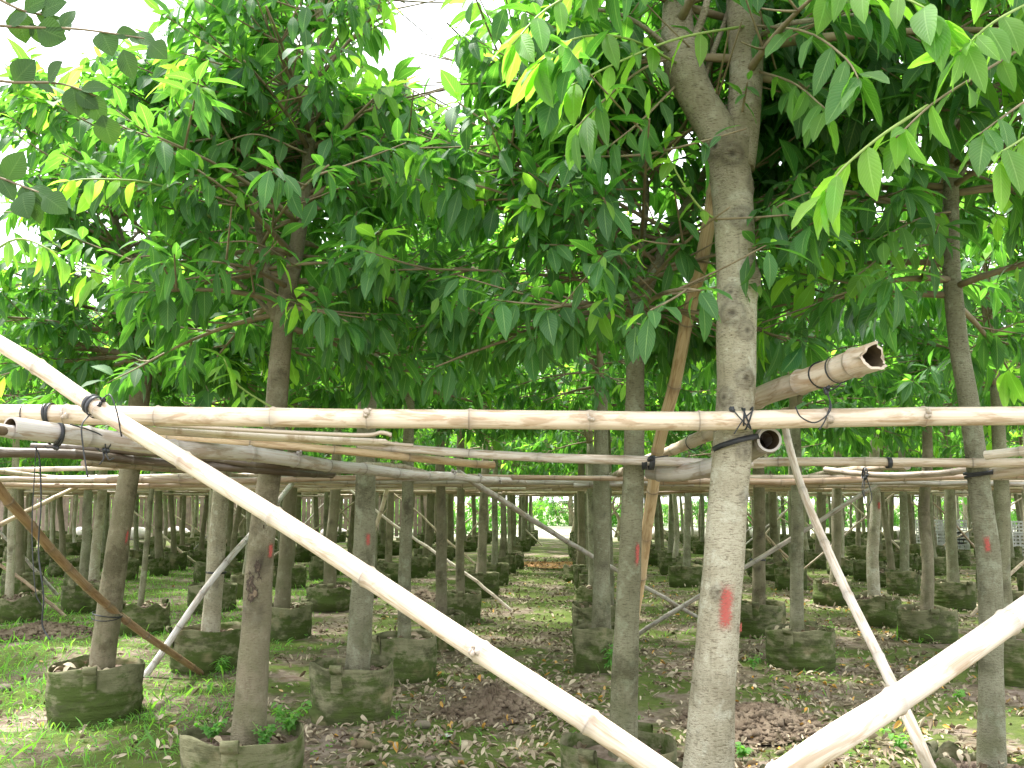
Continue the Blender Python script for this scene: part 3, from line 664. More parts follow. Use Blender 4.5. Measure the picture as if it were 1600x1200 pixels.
# --- further hand-placed trees: rim u, v, bag width px, trunk bottom u, trunk at the lattice (u, v), width px, bark, bag variant, labels
MIDT = [
 (325, 983, 110, 328, 350, 735, 27, 'p', 4, 'grey potted tree with a thin pale prop tied to it, behind the leaning tree', 'grow bag with a pale prop leaning across its front'),
 (630, 990, 105, 632, 638, 742, 20, 'g', 4, 'slim grey potted tree crossing behind the slanting pole', 'wide mossy grow bag half hidden behind the slanting pole'),
 (447, 943, 84, 440, 456, 740, 23, 'b', 0, 'brown potted tree just right of the scarred trunk', 'brownish grow bag just right of the scarred trunk'),
 (692, 955, 72, 690, 689, 742, 17, 'b', 1, 'left trunk of a close pair beside the aisle', 'grow bag under the left trunk of the close pair'),
 (722, 925, 62, 720, 720, 742, 14, 'b', 0, 'right trunk of a close pair beside the aisle', 'grow bag with a ring of leaf litter, right of the close pair'),
 (515, 912, 72, 515, 525, 740, 18, 'b', 3, 'dark slim potted tree above the slanting pole', 'slumped dark grow bag above the slanting pole'),
 (768, 882, 53, 772, 773, 752, 10, 'g', 2, 'thin potted tree in a ragged bag on the left side of the aisle', 'dark grow bag with a ragged white rim beside the aisle'),
 (941, 985, 92, 940, 940, 738, 27, 'g', 0, 'straight olive trunk standing just left of the slim marked tree', 'grow bag with tall grass beside it, right side of the aisle'),
 (932, 942, 74, 950, 948, 742, 16, 'g', 1, 'trunk hidden behind the straight olive trunk', 'dark grow bag behind the one with tall grass'),
 (932, 902, 58, 932, 932, 748, 12, 'g', 0, 'third trunk down the right side of the aisle', 'small mossy grow bag further down the right side of the aisle'),
 (1250, 976, 104, 1245, 1243, 745, 20, 'g', 4, 'straight potted tree behind the thin curved prop', 'large mossy grow bag with a flap, right of the pale tree'),
 (1187, 944, 80, 1184, 1185, 742, 20, 'b', 0, 'brown potted tree directly right of the pale trunk', 'brown-rimmed grow bag directly right of the pale trunk'),
 (1447, 948, 90, 1446, 1449, 740, 19, 'b', 1, 'dark brown potted tree between two props at the right', 'large dark mossy grow bag right of the thin curved prop'),
 (1370, 927, 72, 1366, 1368, 735, 18, 'p', 3, 'pale grey potted tree with hanging black ties', 'mossy grow bag beside the thin curved prop'),
 (1489, 908, 64, 1489, 1480, 735, 17, 'g', 0, 'leaning potted tree in a bright green mossy bag at the right', 'bright green mossy grow bag at the right'),
 (1592, 998, 120, 1572, 1563, 730, 25, 'g', 1, 'dark-barked potted tree at the right edge behind the curved one', 'grow bag cut by the right edge of the photo'),
 (1410, 893, 50, 1413, 1410, 745, 13, 'g', 0, 'grey trunk behind the dark brown tree at the right', 'green grow bag with a squared front at right'),
 (1300, 906, 58, 1303, 1309, 748, 15, 'b', 3, 'brown trunk leaning right behind the thin prop', 'low crumpled grow bag behind the thin prop'),
 (28, 925, 66, 15, 22, 745, 12, 'p', 3, 'slender pale potted tree at the left edge', 'grow bag slumped under a grey plastic fold at the left edge'),
 (225, 940, 78, 218, 240, 745, 9, 'g', 5, 'very thin crooked potted tree behind the leaning one', 'wide low grow bag filled with reddish soil'),
 (140, 902, 62, 146, 160, 742, 15, 'p', 3, 'pale slim potted tree left of the leaning one', 'grow bag with a pale curled fold at left'),
 (333, 912, 74, 326, 332, 745, 10, 'p', 4, 'thin pale trunk just left of the propped tree', 'boxy mossy grow bag behind the propped tree'),
 (600, 880, 52, 607, 612, 745, 11, 'b', 1, 'thin brown trunk between the two grey trunks left of the aisle', 'dark grow bag with white litter on top'),
 (648, 872, 42, 640, 644, 750, 10, 'b', 0, 'short-looking trunk in the fourth row left of the aisle', 'square-looking grow bag in the fourth row left of the aisle'),
]
BK = {'g': M_BARK, 'p': M_BARKP, 'b': M_BARKB}
for i, (u, v, bw, tu, lu, lv, tw, bk, var, lab, bl) in enumerate(MIDT):
    c = Z(u, v, BAGH * .95); d = c[1]
    ztop = 2.35 + .25 * ((i * 37) % 10) / 10; zl = W(lu, lv, d)[2]
    b0 = Z(tu, v, .3); b0[1] = d; k = (W(lu, lv, d)[0] - W(tu, v, d)[0]) / (zl - .3)
    bag(c[0], c[1], var, -1.6 + ((i * 53) % 17 - 8) * .12, px(bw, d) * .97, bl, GB)
    FRONT.append((c[0], c[1])); x0 = W(tu, v, d)[0]; rng = np.random.default_rng(900 + i)
    P = np.array([(0, 0, .15), (k * .5 + rng.normal(0, .012), 0, .8), (k * 1.1, rng.normal(0, .03), 1.4), (k * 1.5 + rng.normal(0, .01), 0, 1.9), (k * 1.9, 0, ztop)])
    r = px(tw, d) * .47
    t = empty('potted_tree', (x0, d, 0)); tag(t, lab, 'tree', GT)
    tm, lm = trunk_mesh('trunk', P, [r * 1.2, r * 1.03, r * .97, r * .93, r * .8], BK[bk], rng, 14, 40, [(rng.uniform(.6, 1.6), rng.uniform(-2.2, -.9), .03, .006) for _ in range(3)])
    tr = link('trunk', tm, t)
    if i == 13:
        paint_mark(tr, lm[0][0], lm[0][1], W(1370, 790, d)[2], -1.3, .04, .13, rng)
    add_crown(t, lm[0][0][-1], MIDC[i % 3] if d < 11 else FARC[i % 4], rng.uniform(0, 6.28), rng.uniform(.85, 1.05))

# ------------------------------------------------------------------ the rows behind
def gen_trunk(seed, r, m):
    rng = np.random.default_rng(seed); k = rng.normal(0, .05, 2); b = rng.normal(0, .03, 2)
    P = np.array([(0, 0, .2), (k[0] * .5 + b[0], k[1] * .5, .8), (k[0] + b[1], k[1], 1.5), (k[0] * 1.7, k[1] * 1.7, 2.3)])
    return trunk_mesh('trunk', P, [r * 1.2, r, r * .95, r * .8], m, rng, 10, 20, [(rng.uniform(.6, 1.6), rng.uniform(0, 6), .03, .006) for _ in range(3)])[0], P[-1]
GTR = [gen_trunk(300 + k, r, m) for k, (r, m) in enumerate([(.058, M_BARK), (.066, M_BARKB), (.048, M_BARKP), (.062, M_BARK), (.040, M_BARKP), (.072, M_BARKB), (.055, M_BARKB), (.045, M_BARK)])]
ROWS = [-20.5, -18.8, -17.1, -15.4, -13.7, -12., -10.2, -8.45, -6.7, -4.95, -3.2, -1.44, .27, 2.08, 3.85, 5.55, 7.25, 9., 10.8, 12.5, 14.2, 16., 17.7, 19.4]
ROWN = {-1.44: 'first row left of the aisle', -3.2: 'second row left of the aisle', -4.95: 'third row left of the aisle', .27: 'first row right of the aisle', 2.08: 'second row right of the aisle', 3.85: 'third row right of the aisle'}
rr_ = np.random.default_rng(77); ntree = 0
ROWPTS = {}
for s_ in ROWS:
    y = 5.0 + rr_.uniform(-.2, .2)
    while y < 38:
        yy = y + rr_.normal(0, .12); x = s_ + .06 * yy + rr_.normal(0, .09); y += 1.7 if yy < 14 else (1.5 if yy < 26 else 1.75)
        if yy < 9.5 and x > -6: continue
        if min((x - a) ** 2 + (yy - b) ** 2 for a, b in FRONT) < 1.05 ** 2: continue
        if abs(x) > .60 * yy + 1.2: continue
        if yy < 12 and abs(x / yy) < .5 and x > -6: continue
        if s_ < -6 and yy > 30 and rr_.random() < .35: continue
        if rr_.random() < .06: continue
        side = ROWN.get(s_, 'outer rows on the left' if s_ < 0 else 'outer rows on the right')
        zone = 'middle distance' if yy < 18 else ('far half' if yy < 28 else 'far end')
        t = empty('potted_tree', (x, yy, 0), rr_.uniform(0, 6.28)); v = int(rr_.integers(len(GTR)))
        tag(t, f'potted tree in the {side}, {zone}', 'tree', f'potted trees, {side}, {zone}')
        k = rr_.uniform(.95, 1.08); t.scale = (k, k, k)
        link('trunk', GTR[v][0], t); add_crown(t, GTR[v][1], FARC[int(rr_.integers(4))], rr_.uniform(0, 6.28), rr_.uniform(.85, 1.05))
        bag(x + rr_.normal(0, .03), yy, int(rr_.choice([0, 1, 1, 2, 3, 4, 5])), rr_.uniform(-2.4, -.8), rr_.uniform(.5, .62), f'mossy grow bag in the {side}, {zone}', f'grow bags, {side}, {zone}', yy < 24)
        ntree += 1
print('row trees', ntree, len(FRONT))

# ------------------------------------------------------------------ bamboo
def pole_mesh(P, r0, r1, rng, seg=12, node=.3, step=.06, hollow=(0, 0), knob=0., rag=0.):
    """P world points; radius from r0 to r1; hollow: open tube at start / end"""
    P = catmull(P, 200); s = np.concatenate([[0], np.cumsum(np.linalg.norm(np.diff(P, axis=0), axis=1))]); Lt = s[-1]
    nodes = []; x = rng.uniform(.05, node)
    while x < Lt - .03: nodes.append(x); x += node * rng.uniform(.82, 1.12)
    pos = list(np.arange(0, Lt, step)) + [Lt]
    for q in nodes: pos += [q - .02, q - .008, q - .003, q, q + .004, q + .012, q + .026]
    pos = np.unique(np.clip(np.round(pos, 4), 0, Lt)); pos = pos[np.concatenate([[True], np.diff(pos) > .0015])]
    C_ = np.stack([np.interp(pos, s, P[:, j]) for j in range(3)], 1); R = np.interp(pos, [0, Lt], [r0, r1]); nd = np.zeros(len(pos))
    zig = np.zeros((len(pos), 3))
    for q in nodes:
        e = np.exp(-((pos - q) / .007) ** 2); R = R * (1 + .12 * e + .03 * np.exp(-((pos - q - .012) / .015) ** 2)); nd = np.maximum(nd, np.exp(-((pos - q + .003) / .0045) ** 2) * rng.uniform(.5, 1)); nd = np.maximum(nd, .38 * np.exp(-((pos - q) / .03) ** 2))
    jit = rng.normal(0, r0 * .12, (len(nodes) + 2, 3)); xs = [0] + nodes + [Lt]
    C_ = C_ + np.stack([np.interp(pos, xs, jit[:, j]) for j in range(3)], 1)
    mb = MB()
    def A(th):
        a = np.zeros((len(pos), seg, 4)); a[..., 0] = np.cos(th) * .5 + .5; a[..., 1] = np.sin(th) * .5 + .5; a[..., 2] = pos[:, None]; a[..., 3] = nd[:, None]; return a
    T, N, B = frames(C_); th = np.linspace(0, 2 * np.pi, seg, endpoint=False)
    V = C_[:, None] + R[:, None, None] * (np.cos(th)[None, :, None] * N[:, None] + np.sin(th)[None, :, None] * B[:, None])
    if rag:
        off = rag * r1 * (np.sin(th * 2 + 1) * .5 + rng.uniform(-.35, .35, seg)); V[-1] = V[-1] + off[:, None] * T[-1]
    mb.add(V.reshape(-1, 3), grid_faces(len(pos), seg), None, 0, A(th).reshape(-1, 4))
    for e, h in ((0, hollow[0]), (1, hollow[1])):
        i = -1 if e else 0; sgn = -1 if e else 1; ring = V[i]; c = C_[i]
        if h:
            inn = c + (ring - c) * .80; dep = T[i] * sgn * .22; inn2 = c + (ring - c) * .74 + dep
            VV = np.vstack([ring, inn, inn2, (c + dep)[None]]); Q = grid_faces(3, seg); 
            if not e: Q = Q[:, ::-1]
            j = np.arange(seg); k = (j + 1) % seg; n = 2 * seg
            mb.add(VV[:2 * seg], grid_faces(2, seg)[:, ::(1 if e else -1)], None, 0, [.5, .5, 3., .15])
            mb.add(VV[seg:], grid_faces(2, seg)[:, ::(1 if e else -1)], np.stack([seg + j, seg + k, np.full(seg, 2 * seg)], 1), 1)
        else:
            j = np.arange(seg); k = (j + 1) % seg
            mb.add(np.vstack([ring, c[None]]), None, np.stack([k, j, np.full(seg, seg)], 1) if not e else np.stack([j, k, np.full(seg, seg)], 1), 0, [.5, .5, 1., .5])
    if knob:
        for q in nodes:
            if rng.random() < knob:
                i = int(np.argmin(abs(pos - q))); a = rng.uniform(-2.6, -.4)
                dirn = np.array([0, math.cos(a) * .9, math.sin(a) * .3]) if abs(T[i][0]) > .5 else N[i]
                dirn = np.array([0, -.9, rng.uniform(-.3, .5)]); dirn -= T[i] * np.dot(dirn, T[i]); dirn /= np.linalg.norm(dirn)
                for _ in range(5):
                    p = C_[i] + dirn * R[i] * 1.0 + rng.normal(0, .007, 3)
                    n0 = mb.n; blob(mb, p, rng.uniform(.006, .013), rng, 7, .35)
                    mb.A[-1] = np.tile([.3, .6, 2., .55], (mb.n - n0, 1))
    return mb.mesh('bamboo_pole', [M_BAM, M_BAMIN])
def pole(P, d0, d1, label, tint=(1, 1, 1), seed=0, group=None, **kw):
    rng = np.random.default_rng(seed + 4000); o = link('bamboo_pole', pole_mesh(np.array(P), d0 / 2, d1 / 2, rng, **kw))
    o.color = (*tint, 1); tag(o, label, 'bamboo pole', group); return o
WHITE = (1.12, 1.14, 1.18); GREY = (.72, .76, .84); TAN = (.80, .68, .50); UNDERSHADE = (.12, .10, .085); BROWN = (.42, .31, .20); PALE = (1.05, 1.0, .95)  # the near-black tint paints underside shade onto two poles at left
pole([W(-420, 640, 3.84), W(0, 645, 3.84), W(500, 654, 3.84), W(1000, 656, 3.85), W(1320, 652, 3.85), W(1620, 648, 3.85), W(1990, 640, 3.85)], .079, .075,
     'long straight pale bamboo pole running level across the whole photo', PALE, 1, seg=28, node=.46, knob=.6)
pole([W(-330, 338, 4.3), W(0, 536, 3.78), W(150, 636, 3.58), W(440, 815, 3.25), (W(720, 1000, 2.95)), W(1010, 1190, 2.68), Z(1500, 1515, .03)], 0.060, .068,
     'thick sunlit pole slanting down from the upper left to the bottom centre', (1.05, 1.03, 1.02), 2, seg=28, node=.42, knob=.1)
pole([W(2010, 668, 3.6), W(1600, 955, 2.75), W(1400, 1092, 2.55), W(1240, 1200, 2.42), Z(1010, 1360, .1)], .066, .071,
     'thick pinkish-white pole slanting up at the lower right corner', (1.1, 1.09, 1.13), 3, seg=28, node=.48)
pole([W(18, 668, 3.45), W(110, 681, 3.68), W(290, 700, 4.15), W(430, 715, 4.6), W(560, 732, 5.4), W(700, 745, 6.6), W(820, 752, 8)], .078, .046,
     'grey pole with an oblique hollow cut end at the left edge', GREY, 4, seg=20, hollow=(1, 0), node=.4, knob=.3)
pole([W(-120, 652, 3.3), W(0, 672, 3.42), W(36, 678, 3.5)], .05, .045, 'short pole end poking in under the level pole at the left edge', GREY, 5, seg=14, hollow=(0, 1))
pole([W(-60, 706, 4.3), W(100, 711, 4.4), W(240, 722, 4.7), W(420, 735, 4.77), W(520, 742, 5.5)], .045, .04, 'pole tinted dark for underside shade, below the grey one at left', UNDERSHADE, 6, seg=12)
pole([W(50, 698, 4.55), W(200, 705, 4.6), W(330, 717, 4.7), W(450, 729, 4.78), W(620, 740, 6.2)], .036, .036, 'second pole tinted dark for underside shade, tied beside the first at left', UNDERSHADE, 7, seg=12)
pole([W(210, 681, 4.7), W(400, 694, 4.72), W(560, 706, 4.85), W(772, 727, 5.3)], .038, .042, 'orange-tan pole with a blunt end left of centre', TAN, 8, seg=14, node=.4)
pole([W(560, 695, 5.0), W(700, 706, 4.9), W(850, 715, 4.7), W(1010, 720, 4.55), W(1110, 724, 4.75), W(1190, 726, 5.0)], .045, .045, 'pale grey pole in the centre tied to the slim marked trunk', (.9, .92, .98), 9, seg=14, node=.45)
pole([W(1178, 722, 4.85), W(1400, 723, 4.6), W(1530, 723, 4.48), W(1640, 723, 4.4), W(1800, 722, 4.3)], .044, .042, 'straight pale pole right of the large trunk, under the level one', (.95, .93, .9), 10, seg=14, node=.45, hollow=(1, 0))
pole([W(1014, 738, 4.74), W(1062, 738, 4.65), W(1118, 727, 4.45), W(1165, 706, 4.25), W(1203, 686, 3.93)], .075, .1, 'curved thick grey pole ending in an open hollow beside the large trunk', GREY, 11, seg=22, hollow=(0, 1), node=.28)
pole([W(1010, 716, 6.4), W(1050, 703, 5.8), W(1105, 677, 5.1), (W(1180, 624, 4.35)), W(1280, 588, 3.85), W(1366, 556, 3.5)], .05, .108, 'big split pole jutting toward the camera with a wide hollow mouth', (.85, .82, .8), 12, seg=30, hollow=(0, 1), node=.36, rag=.7)
pole(PROP, .066, .06, 'tan prop leaning up behind the large pale trunk', TAN, 13, seg=16, node=.36)
pole([W(1222, 655, 4.9), W(1250, 755, 4.6), W(1298, 870, 4.2), W(1375, 1030, 3.75), W(1440, 1170, 3.4), Z(1500, 1330, .03)], .036, .046, 'thin white curved prop running down to the lower right', WHITE, 14, seg=14, node=.33)
pole([W(-160, 560, 4.9), W(-10, 752, 5.6), W(160, 940, 6.85), Z(315, 1053, .02)], .064, .052, 'brown prop slanting down past the leaning tree at left', BROWN, 15, seg=12, node=.3)
pole([Z(226, 1058, .02), W(340, 895, 8.62), W(400, 826, 9.2), W(470, 738, 10)], .06, .05, 'straight grey-white prop leaning right from the ground at left', (.85, .92, 1.05), 16, seg=12, node=.35)
pole([W(716, 738, 7.6), W(880, 842, 9.6), Z(1092, 966, .02)], .05, .048, 'long thin brace slanting down right across the aisle', GREY, 17, seg=10, node=.33)
pole([Z(998, 990, .02), W(1090, 932, 10.3), W(1386, 748, 9.2)], .052, .045, 'long thin brace slanting up right behind the pale trunk', GREY, 18, seg=10, node=.33)
pole([W(-150, 895, 8.), W(0, 820, 8.8), W(152, 744, 9.8)], .05, .04, 'thin brace slanting up right at the left edge', (.8, .74, .6), 19, seg=10)
pole([W(1540, 711, 4.42), W(1620, 702, 4.25), W(1780, 690, 4.0)], .042, .044, 'pale pole end resting on the lattice at the right edge', WHITE, 20, seg=12, hollow=(1, 0))
pole([W(1544, 742, 4.6), W(1620, 730, 4.4), W(1790, 705, 4.0)], .056, .058, 'thicker cut pole end tied to the curved trunk at right', (.85, .82, .78), 21, seg=14, hollow=(1, 0))
pole([W(1290, 733, 5.9), W(1360, 742, 5.5), W(1450, 741, 5.2), W(1530, 731, 5.0), W(1640, 725, 4.8)], .034, .036, 'crooked dark-noded pole passing behind the curved trunk', (.62, .6, .6), 22, seg=10, node=.2)
pole([W(-40, 736, 8.8), W(150, 732, 8.9), W(420, 733, 9.2)], .045, .04, 'upper of two thin pale poles at the left edge', PALE, 23, seg=10)
pole([W(-40, 749, 8.9), W(150, 746, 9.0), W(480, 741, 9.4)], .045, .04, 'lower of two thin pale poles at the left edge', WHITE, 24, seg=10)
pole([W(607, 752, 12.5), W(598, 790, 12.8), W(584, 832, 13.2)], .06, .055, 'short white prop seen between two trunks left of centre', WHITE, 25, seg=8)
# the split, broken pole: a half shell
def split_pole():
    rng = np.random.default_rng(33); P = catmull([W(205, 668, 4.15), W(350, 677, 4.2), W(500, 685, 4.25), W(606, 690, 4.3)], 40); T, N, B = frames(P); n = len(P)
    th = np.linspace(-.35, 3.1, 11); r = .035; V = []
    for k, rad_ in ((0, r), (1, r * .84)):
        for i in range(n):
            V.append([P[i] + rad_ * (math.cos(t) * np.array([0, -1, 0]) * 1. + math.sin(t) * np.array([0, .1, -1]) * .7) + T[i] * (0 if i < n - 1 else rng.uniform(-.05, .05)) for t in th])
    V = np.array(V).reshape(-1, 3); m = 11; Q = grid_faces(n, m, False); o = n * m
    side = [[i * m, (i + 1) * m, (i + 1) * m + o, i * m + o] for i in range(n - 1)] + [[i * m + m - 1 + o, (i + 1) * m + m - 1 + o, (i + 1) * m + m - 1, i * m + m - 1] for i in range(n - 1)]
    mb = MB(); A = np.zeros((len(V), 4)); A[:, 0] = np.tile(np.cos(th) * .5 + .5, 2 * n); A[:, 2] = np.repeat(np.tile(np.arange(n) * .04, 2), m)
    mb.add(V, np.vstack([Q, Q[:, ::-1] + o, side]), None, 0, A)
    # upper strip, lifted by the break, and the splinter at its end
    S = catmull([W(200, 661, 4.1), W(400, 674, 4.12), W(560, 681, 4.15), W(596, 677, 4.15), W(612, 681, 4.14)], 30)
    for w, off, mt in ((.014, 0, 0),):
        V2 = np.concatenate([S + [0, -.012, w * .6], S + [0, .016, w], S + [0, .016, w - .005], S + [0, -.012, -w * .5]]).reshape(4, 30, 3).transpose(1, 0, 2)
        mb.add(V2.reshape(-1, 3), grid_faces(30, 4), None, 0, [.3, .8, .4, 0])
    S = catmull([W(590, 690, 4.28), W(620, 695, 4.28), W(646, 697, 4.3)], 8)
    V2 = np.stack([S + [0, -.01, .008], S + [0, .012, .012], S + [0, .01, -.002], S + [0, -.01, -.006]], 1); mb.add(V2.reshape(-1, 3), grid_faces(8, 4), None, 0, [.5, .1, .9, .0])
    o = link('bamboo_pole', mb.mesh('bamboo_pole', [M_BAM, M_BAMIN])); o.color = (.95, .95, .95, 1)
    tag(o, 'split bamboo pole with a broken splintered end, under the level pole', 'bamboo pole')
split_pole()
# lattice poles over the rows
lr = np.random.default_rng(55); VARP = []
for k in range(6):
    Ln = [5.6, 6.4, 4.8, 6., 5.2, 6.8][k]; cv = lr.normal(0, .02, (5, 2))
    Pp = np.array([(Ln * (i / 4 - .5), cv[i, 0], cv[i, 1] * .5) for i in range(5)])
    VARP.append((Ln, pole_mesh(Pp, .022 + .003 * (k % 3), .017 + .002 * (k % 2), lr, seg=8, node=.32, step=.4)))
TINTS = [WHITE, PALE, (.85, .78, .7), GREY, (.6, .5, .42), (.95, .9, .85), (.7, .66, .62)]
npole = 0
def lat(x, y, z, rz, label, group):
    global npole
    Ln, me = VARP[int(lr.integers(6))]; o = link('bamboo_pole', me, None, (x, y, z), rz + lr.normal(0, .008)); o.rotation_euler[1] = lr.normal(0, .006)
    c = TINTS[int(lr.integers(len(TINTS)))]; o.color = (*c, 1); o.rotation_euler[0] = lr.uniform(0, 6.28) if False else 0
    tag(o, label, 'bamboo pole', group); npole += 1
j = 0; y = 7.7
while y < 38.5:
    xw = .56 * y + 1.5; x = -xw + lr.uniform(0, 2)
    z = 1.68 + lr.normal(0, .015)
    while x < xw + 2:
        zone = 'near' if y < 14 else ('middle' if y < 24 else 'far'); sd = 'left' if x < -.6 else ('right' if x > 2 else 'centre')
        lat(x, y - .06 * x + lr.normal(0, .05) + .02, z + lr.normal(0, .012), -.06, f'thin bamboo pole laid across the rows in the {zone} part of the lattice, {sd}', f'cross poles of the lattice, {zone} {sd}')
        x += lr.uniform(4.2, 5.2)
    y += lr.uniform(.5, .72) if y < 14 else (lr.uniform(.95, 1.3) if y < 24 else 2.2)
for s_ in ROWS[5:19]:
    y = 9.5 + lr.uniform(-.5, .5) if -5 < s_ < 4 else 11
    while y < 37:
        x = s_ + .06 * y + .09
        if abs(x) < .55 * y + .5:
            zone = 'near' if y < 14 else ('middle' if y < 24 else 'far'); sd = 'left' if x < -.6 else ('right' if x > 2 else 'centre')
            lat(x, y, 1.735 + lr.normal(0, .01), math.pi / 2 - .06, f'thin bamboo pole running along the rows in the {zone} part of the lattice, {sd}', f'lengthwise poles of the lattice, {zone} {sd}')
        y += lr.uniform(5., 6.)
# props further back
for k in range(34):
    y = lr.uniform(12, 33); x = lr.uniform(-.5, .5) * y; hgt = 1.65; run = lr.uniform(1.2, 2.6) * lr.choice([-1, 1]); dy = lr.normal(0, .4)
    if abs(x + .5 * run - (.06 * y - .6)) < .75: continue
    o = link('bamboo_prop', VARP[k % 6][1]); Ln = VARP[k % 6][0]
    v = Vector((run, dy, hgt)); o.scale = (v.length / Ln, 1, 1); o.rotation_euler = v.to_track_quat('X', 'Z').to_euler(); o.location = (x + run / 2, y + dy / 2, hgt / 2)
    o.color = (*TINTS[k % len(TINTS)], 1); sd = 'left' if x < -.6 else 'right'; zn = 'middle distance' if y < 21 else 'far distance'
    tag(o, f'thin slanting bamboo prop among the trunks on the {sd} in the {zn}', 'bamboo prop', f'slanting props, {sd}, {zn}')
print('lattice poles', npole)

# ------------------------------------------------------------------ ties and cords
def ring_band(mb, c, ax, r, w, rng, turns=1, tilt=.15, ell=1.):
    ax = np.array(ax, float); ax /= np.linalg.norm(ax); ref = np.array([0, 0, 1.]) if abs(ax[2]) < .8 else np.array([1., 0, 0])
    n = np.cross(ax, ref); n /= np.linalg.norm(n); b = np.cross(ax, n)
    for k in range(turns):
        t = np.linspace(0, 2 * np.pi, 33); tl = tilt * rng.uniform(-1, 1); o = (k - turns / 2) * w * 1.3
        P = np.array(c) + (r + .002 * k) * (np.cos(t)[:, None] * n + np.sin(t)[:, None] * b * ell) + ax * (o + tl * r * np.sin(t + rng.uniform(0, 6)))[:, None]
        T = np.gradient(P, axis=0); rad = P - np.array(c); rad -= ax * (rad @ ax)[:, None]; rad /= np.linalg.norm(rad, axis=1)[:, None]
        V = np.stack([P + ax * w / 2, P + ax * w / 2 + rad * .002, P - ax * w / 2 + rad * .002, P - ax * w / 2], 1)
        mb.add(V.reshape(-1, 3), grid_faces(33, 4))
def tie(c, ax, r, w, label, turns=2, tails=(), tilt=.3, seed=0, knot=True, name='plastic_tie', cat='tie', ell=1.):
    rng = np.random.default_rng(600 + seed); mb = MB(); ring_band(mb, c, ax, r, w, rng, turns, tilt, ell)
    for tl in tails:
        P = catmull(np.array(tl), 24); tube(mb, P, .0028, 6)
    if knot and len(tails):
        p = np.array(tails[0][0])
        for _ in range(4): blob(mb, p + rng.normal(0, .006, 3), .009, rng, 6, .4)
    o = link(name, mb.mesh(name, [M_TIE])); tag(o, label, cat); return o
X1 = (1, 0, 0)
tie(W(80, 647, 3.84), X1, .041, .012, 'wide black strap round the level pole near its left end', 2, seed=1, tilt=.2)
tie(W(40, 646, 3.84), X1, .0405, .004, 'thin black wire ring round the level pole at the far left', 1, seed=2, tilt=.05)
a = W(150, 636, 3.58); tie(a, W(440, 815, 3.25) - W(0, 536, 3.78), .0375, .016, 'black strap where the slanting pole crosses the level pole', 2,
    [[W(158, 626, 3.54), W(172, 617, 3.5), W(183, 645, 3.48), W(190, 682, 3.5)], [W(140, 648, 3.55), W(128, 665, 3.5), W(130, 700, 3.5), W(137, 745, 3.5)]], seed=3)
tie(W(92, 679, 3.63), W(290, 700, 4.15) - W(18, 668, 3.45), .041, .012, 'black strap round the grey hollow-ended pole', 2, [[W(90, 697, 3.62), W(75, 700, 3.6), W(70, 697, 3.6)]], seed=4)
tie(W(163, 689, 3.82), W(290, 700, 4.15) - W(18, 668, 3.45), .04, .004, 'thin knotted wire on the grey pole beside the slanting one', 2,
    [[W(165, 706, 3.79), W(170, 718, 3.78), W(178, 716, 3.77)], [W(160, 702, 3.79), W(162, 716, 3.78), W(155, 726, 3.77)], [W(110, 663, 3.62), W(140, 672, 3.7), W(160, 682, 3.76), W(166, 702, 3.79)]], seed=5)
tie(W(1168, 654, 3.85), X1, .041, .007, 'crossed black straps binding the level pole to the pale trunk', 3,
    [[W(1145, 640, 3.83), W(1158, 655, 3.8), W(1172, 670, 3.82)], [W(1177, 641, 3.83), W(1162, 655, 3.8), W(1147, 678, 3.8)]], tilt=.5, seed=6)
tie(W(1150, 688, 4.0), (-.22, .1, 1), .101, .022, 'broad shiny black strap round the pale trunk below the level pole', 1, tilt=.12, seed=7, ell=1.)
tie(W(1284, 586, 3.83), W(1366, 556, 3.5) - W(1180, 624, 4.35), .051, .007, 'pair of black straps round the big hollow pole with a hanging loop', 3,
    [[W(1292, 612, 3.72), W(1297, 630, 3.7), W(1290, 655, 3.7), W(1280, 672, 3.7)], [W(1292, 612, 3.72), W(1298, 640, 3.68), W(1275, 660, 3.66), W(1252, 652, 3.66), W(1243, 636, 3.68)], [W(1292, 612, 3.72), W(1306, 606, 3.72), W(1316, 597, 3.75)]], seed=8, tilt=.25)
tie(W(1310, 576, 3.7), W(1366, 556, 3.5) - W(1180, 624, 4.35), .0545, .006, 'black strap nearest the mouth of the big hollow pole', 2, seed=9, tilt=.1)
tie(W(1085, 690, 5.3), W(1105, 677, 5.1) - W(1050, 703, 5.8), .044, .01, 'black strap round the thin back end of the hollow pole', 2, seed=10)
tie(W(1018, 723, 4.56), X1, .031, .026, 'black knotted strap where poles meet on the slim marked trunk', 2, [[W(1018, 716, 4.52), W(1030, 714, 4.5), W(1044, 712, 4.5)]], seed=11)
tie(W(1528, 738, 4.585), (-.15, 0, 1), .062, .012, 'black strap round the curved trunk at right', 2, seed=12, tilt=.15)
tie(W(1393, 723, 4.61), X1, .025, .022, 'black tape on the straight pale pole right of the trunk', 1, seed=13, tilt=.02)
tie(W(1352, 739, 5.5), X1, .03, .008, 'black tie with long dangling tails on the crooked pole', 2,
    [[W(1352, 745, 5.45), W(1350, 770, 5.43), W(1356, 800, 5.43)], [W(1354, 745, 5.45), W(1362, 775, 5.42), W(1358, 790, 5.42)], [W(1350, 745, 5.45), W(1347, 765, 5.42), W(1352, 782, 5.42)]], seed=14)
tie(W(168, 960, 7.05), (.16, 0, 1), .1, .006, 'black wire holding the brown prop to the leaning trunk', 3, seed=15, tilt=.25)
tie(W(338, 892, 8.77), (.05, 0, 1), .087, .018, 'black strap holding the grey-white prop to its trunk', 1, seed=16, tilt=.1)
tie(W(1184, 874, 10.84), (0, 0, 1), .085, .014, 'thin dark tie round the brown trunk right of the pale one', 2, seed=17, tilt=.15)
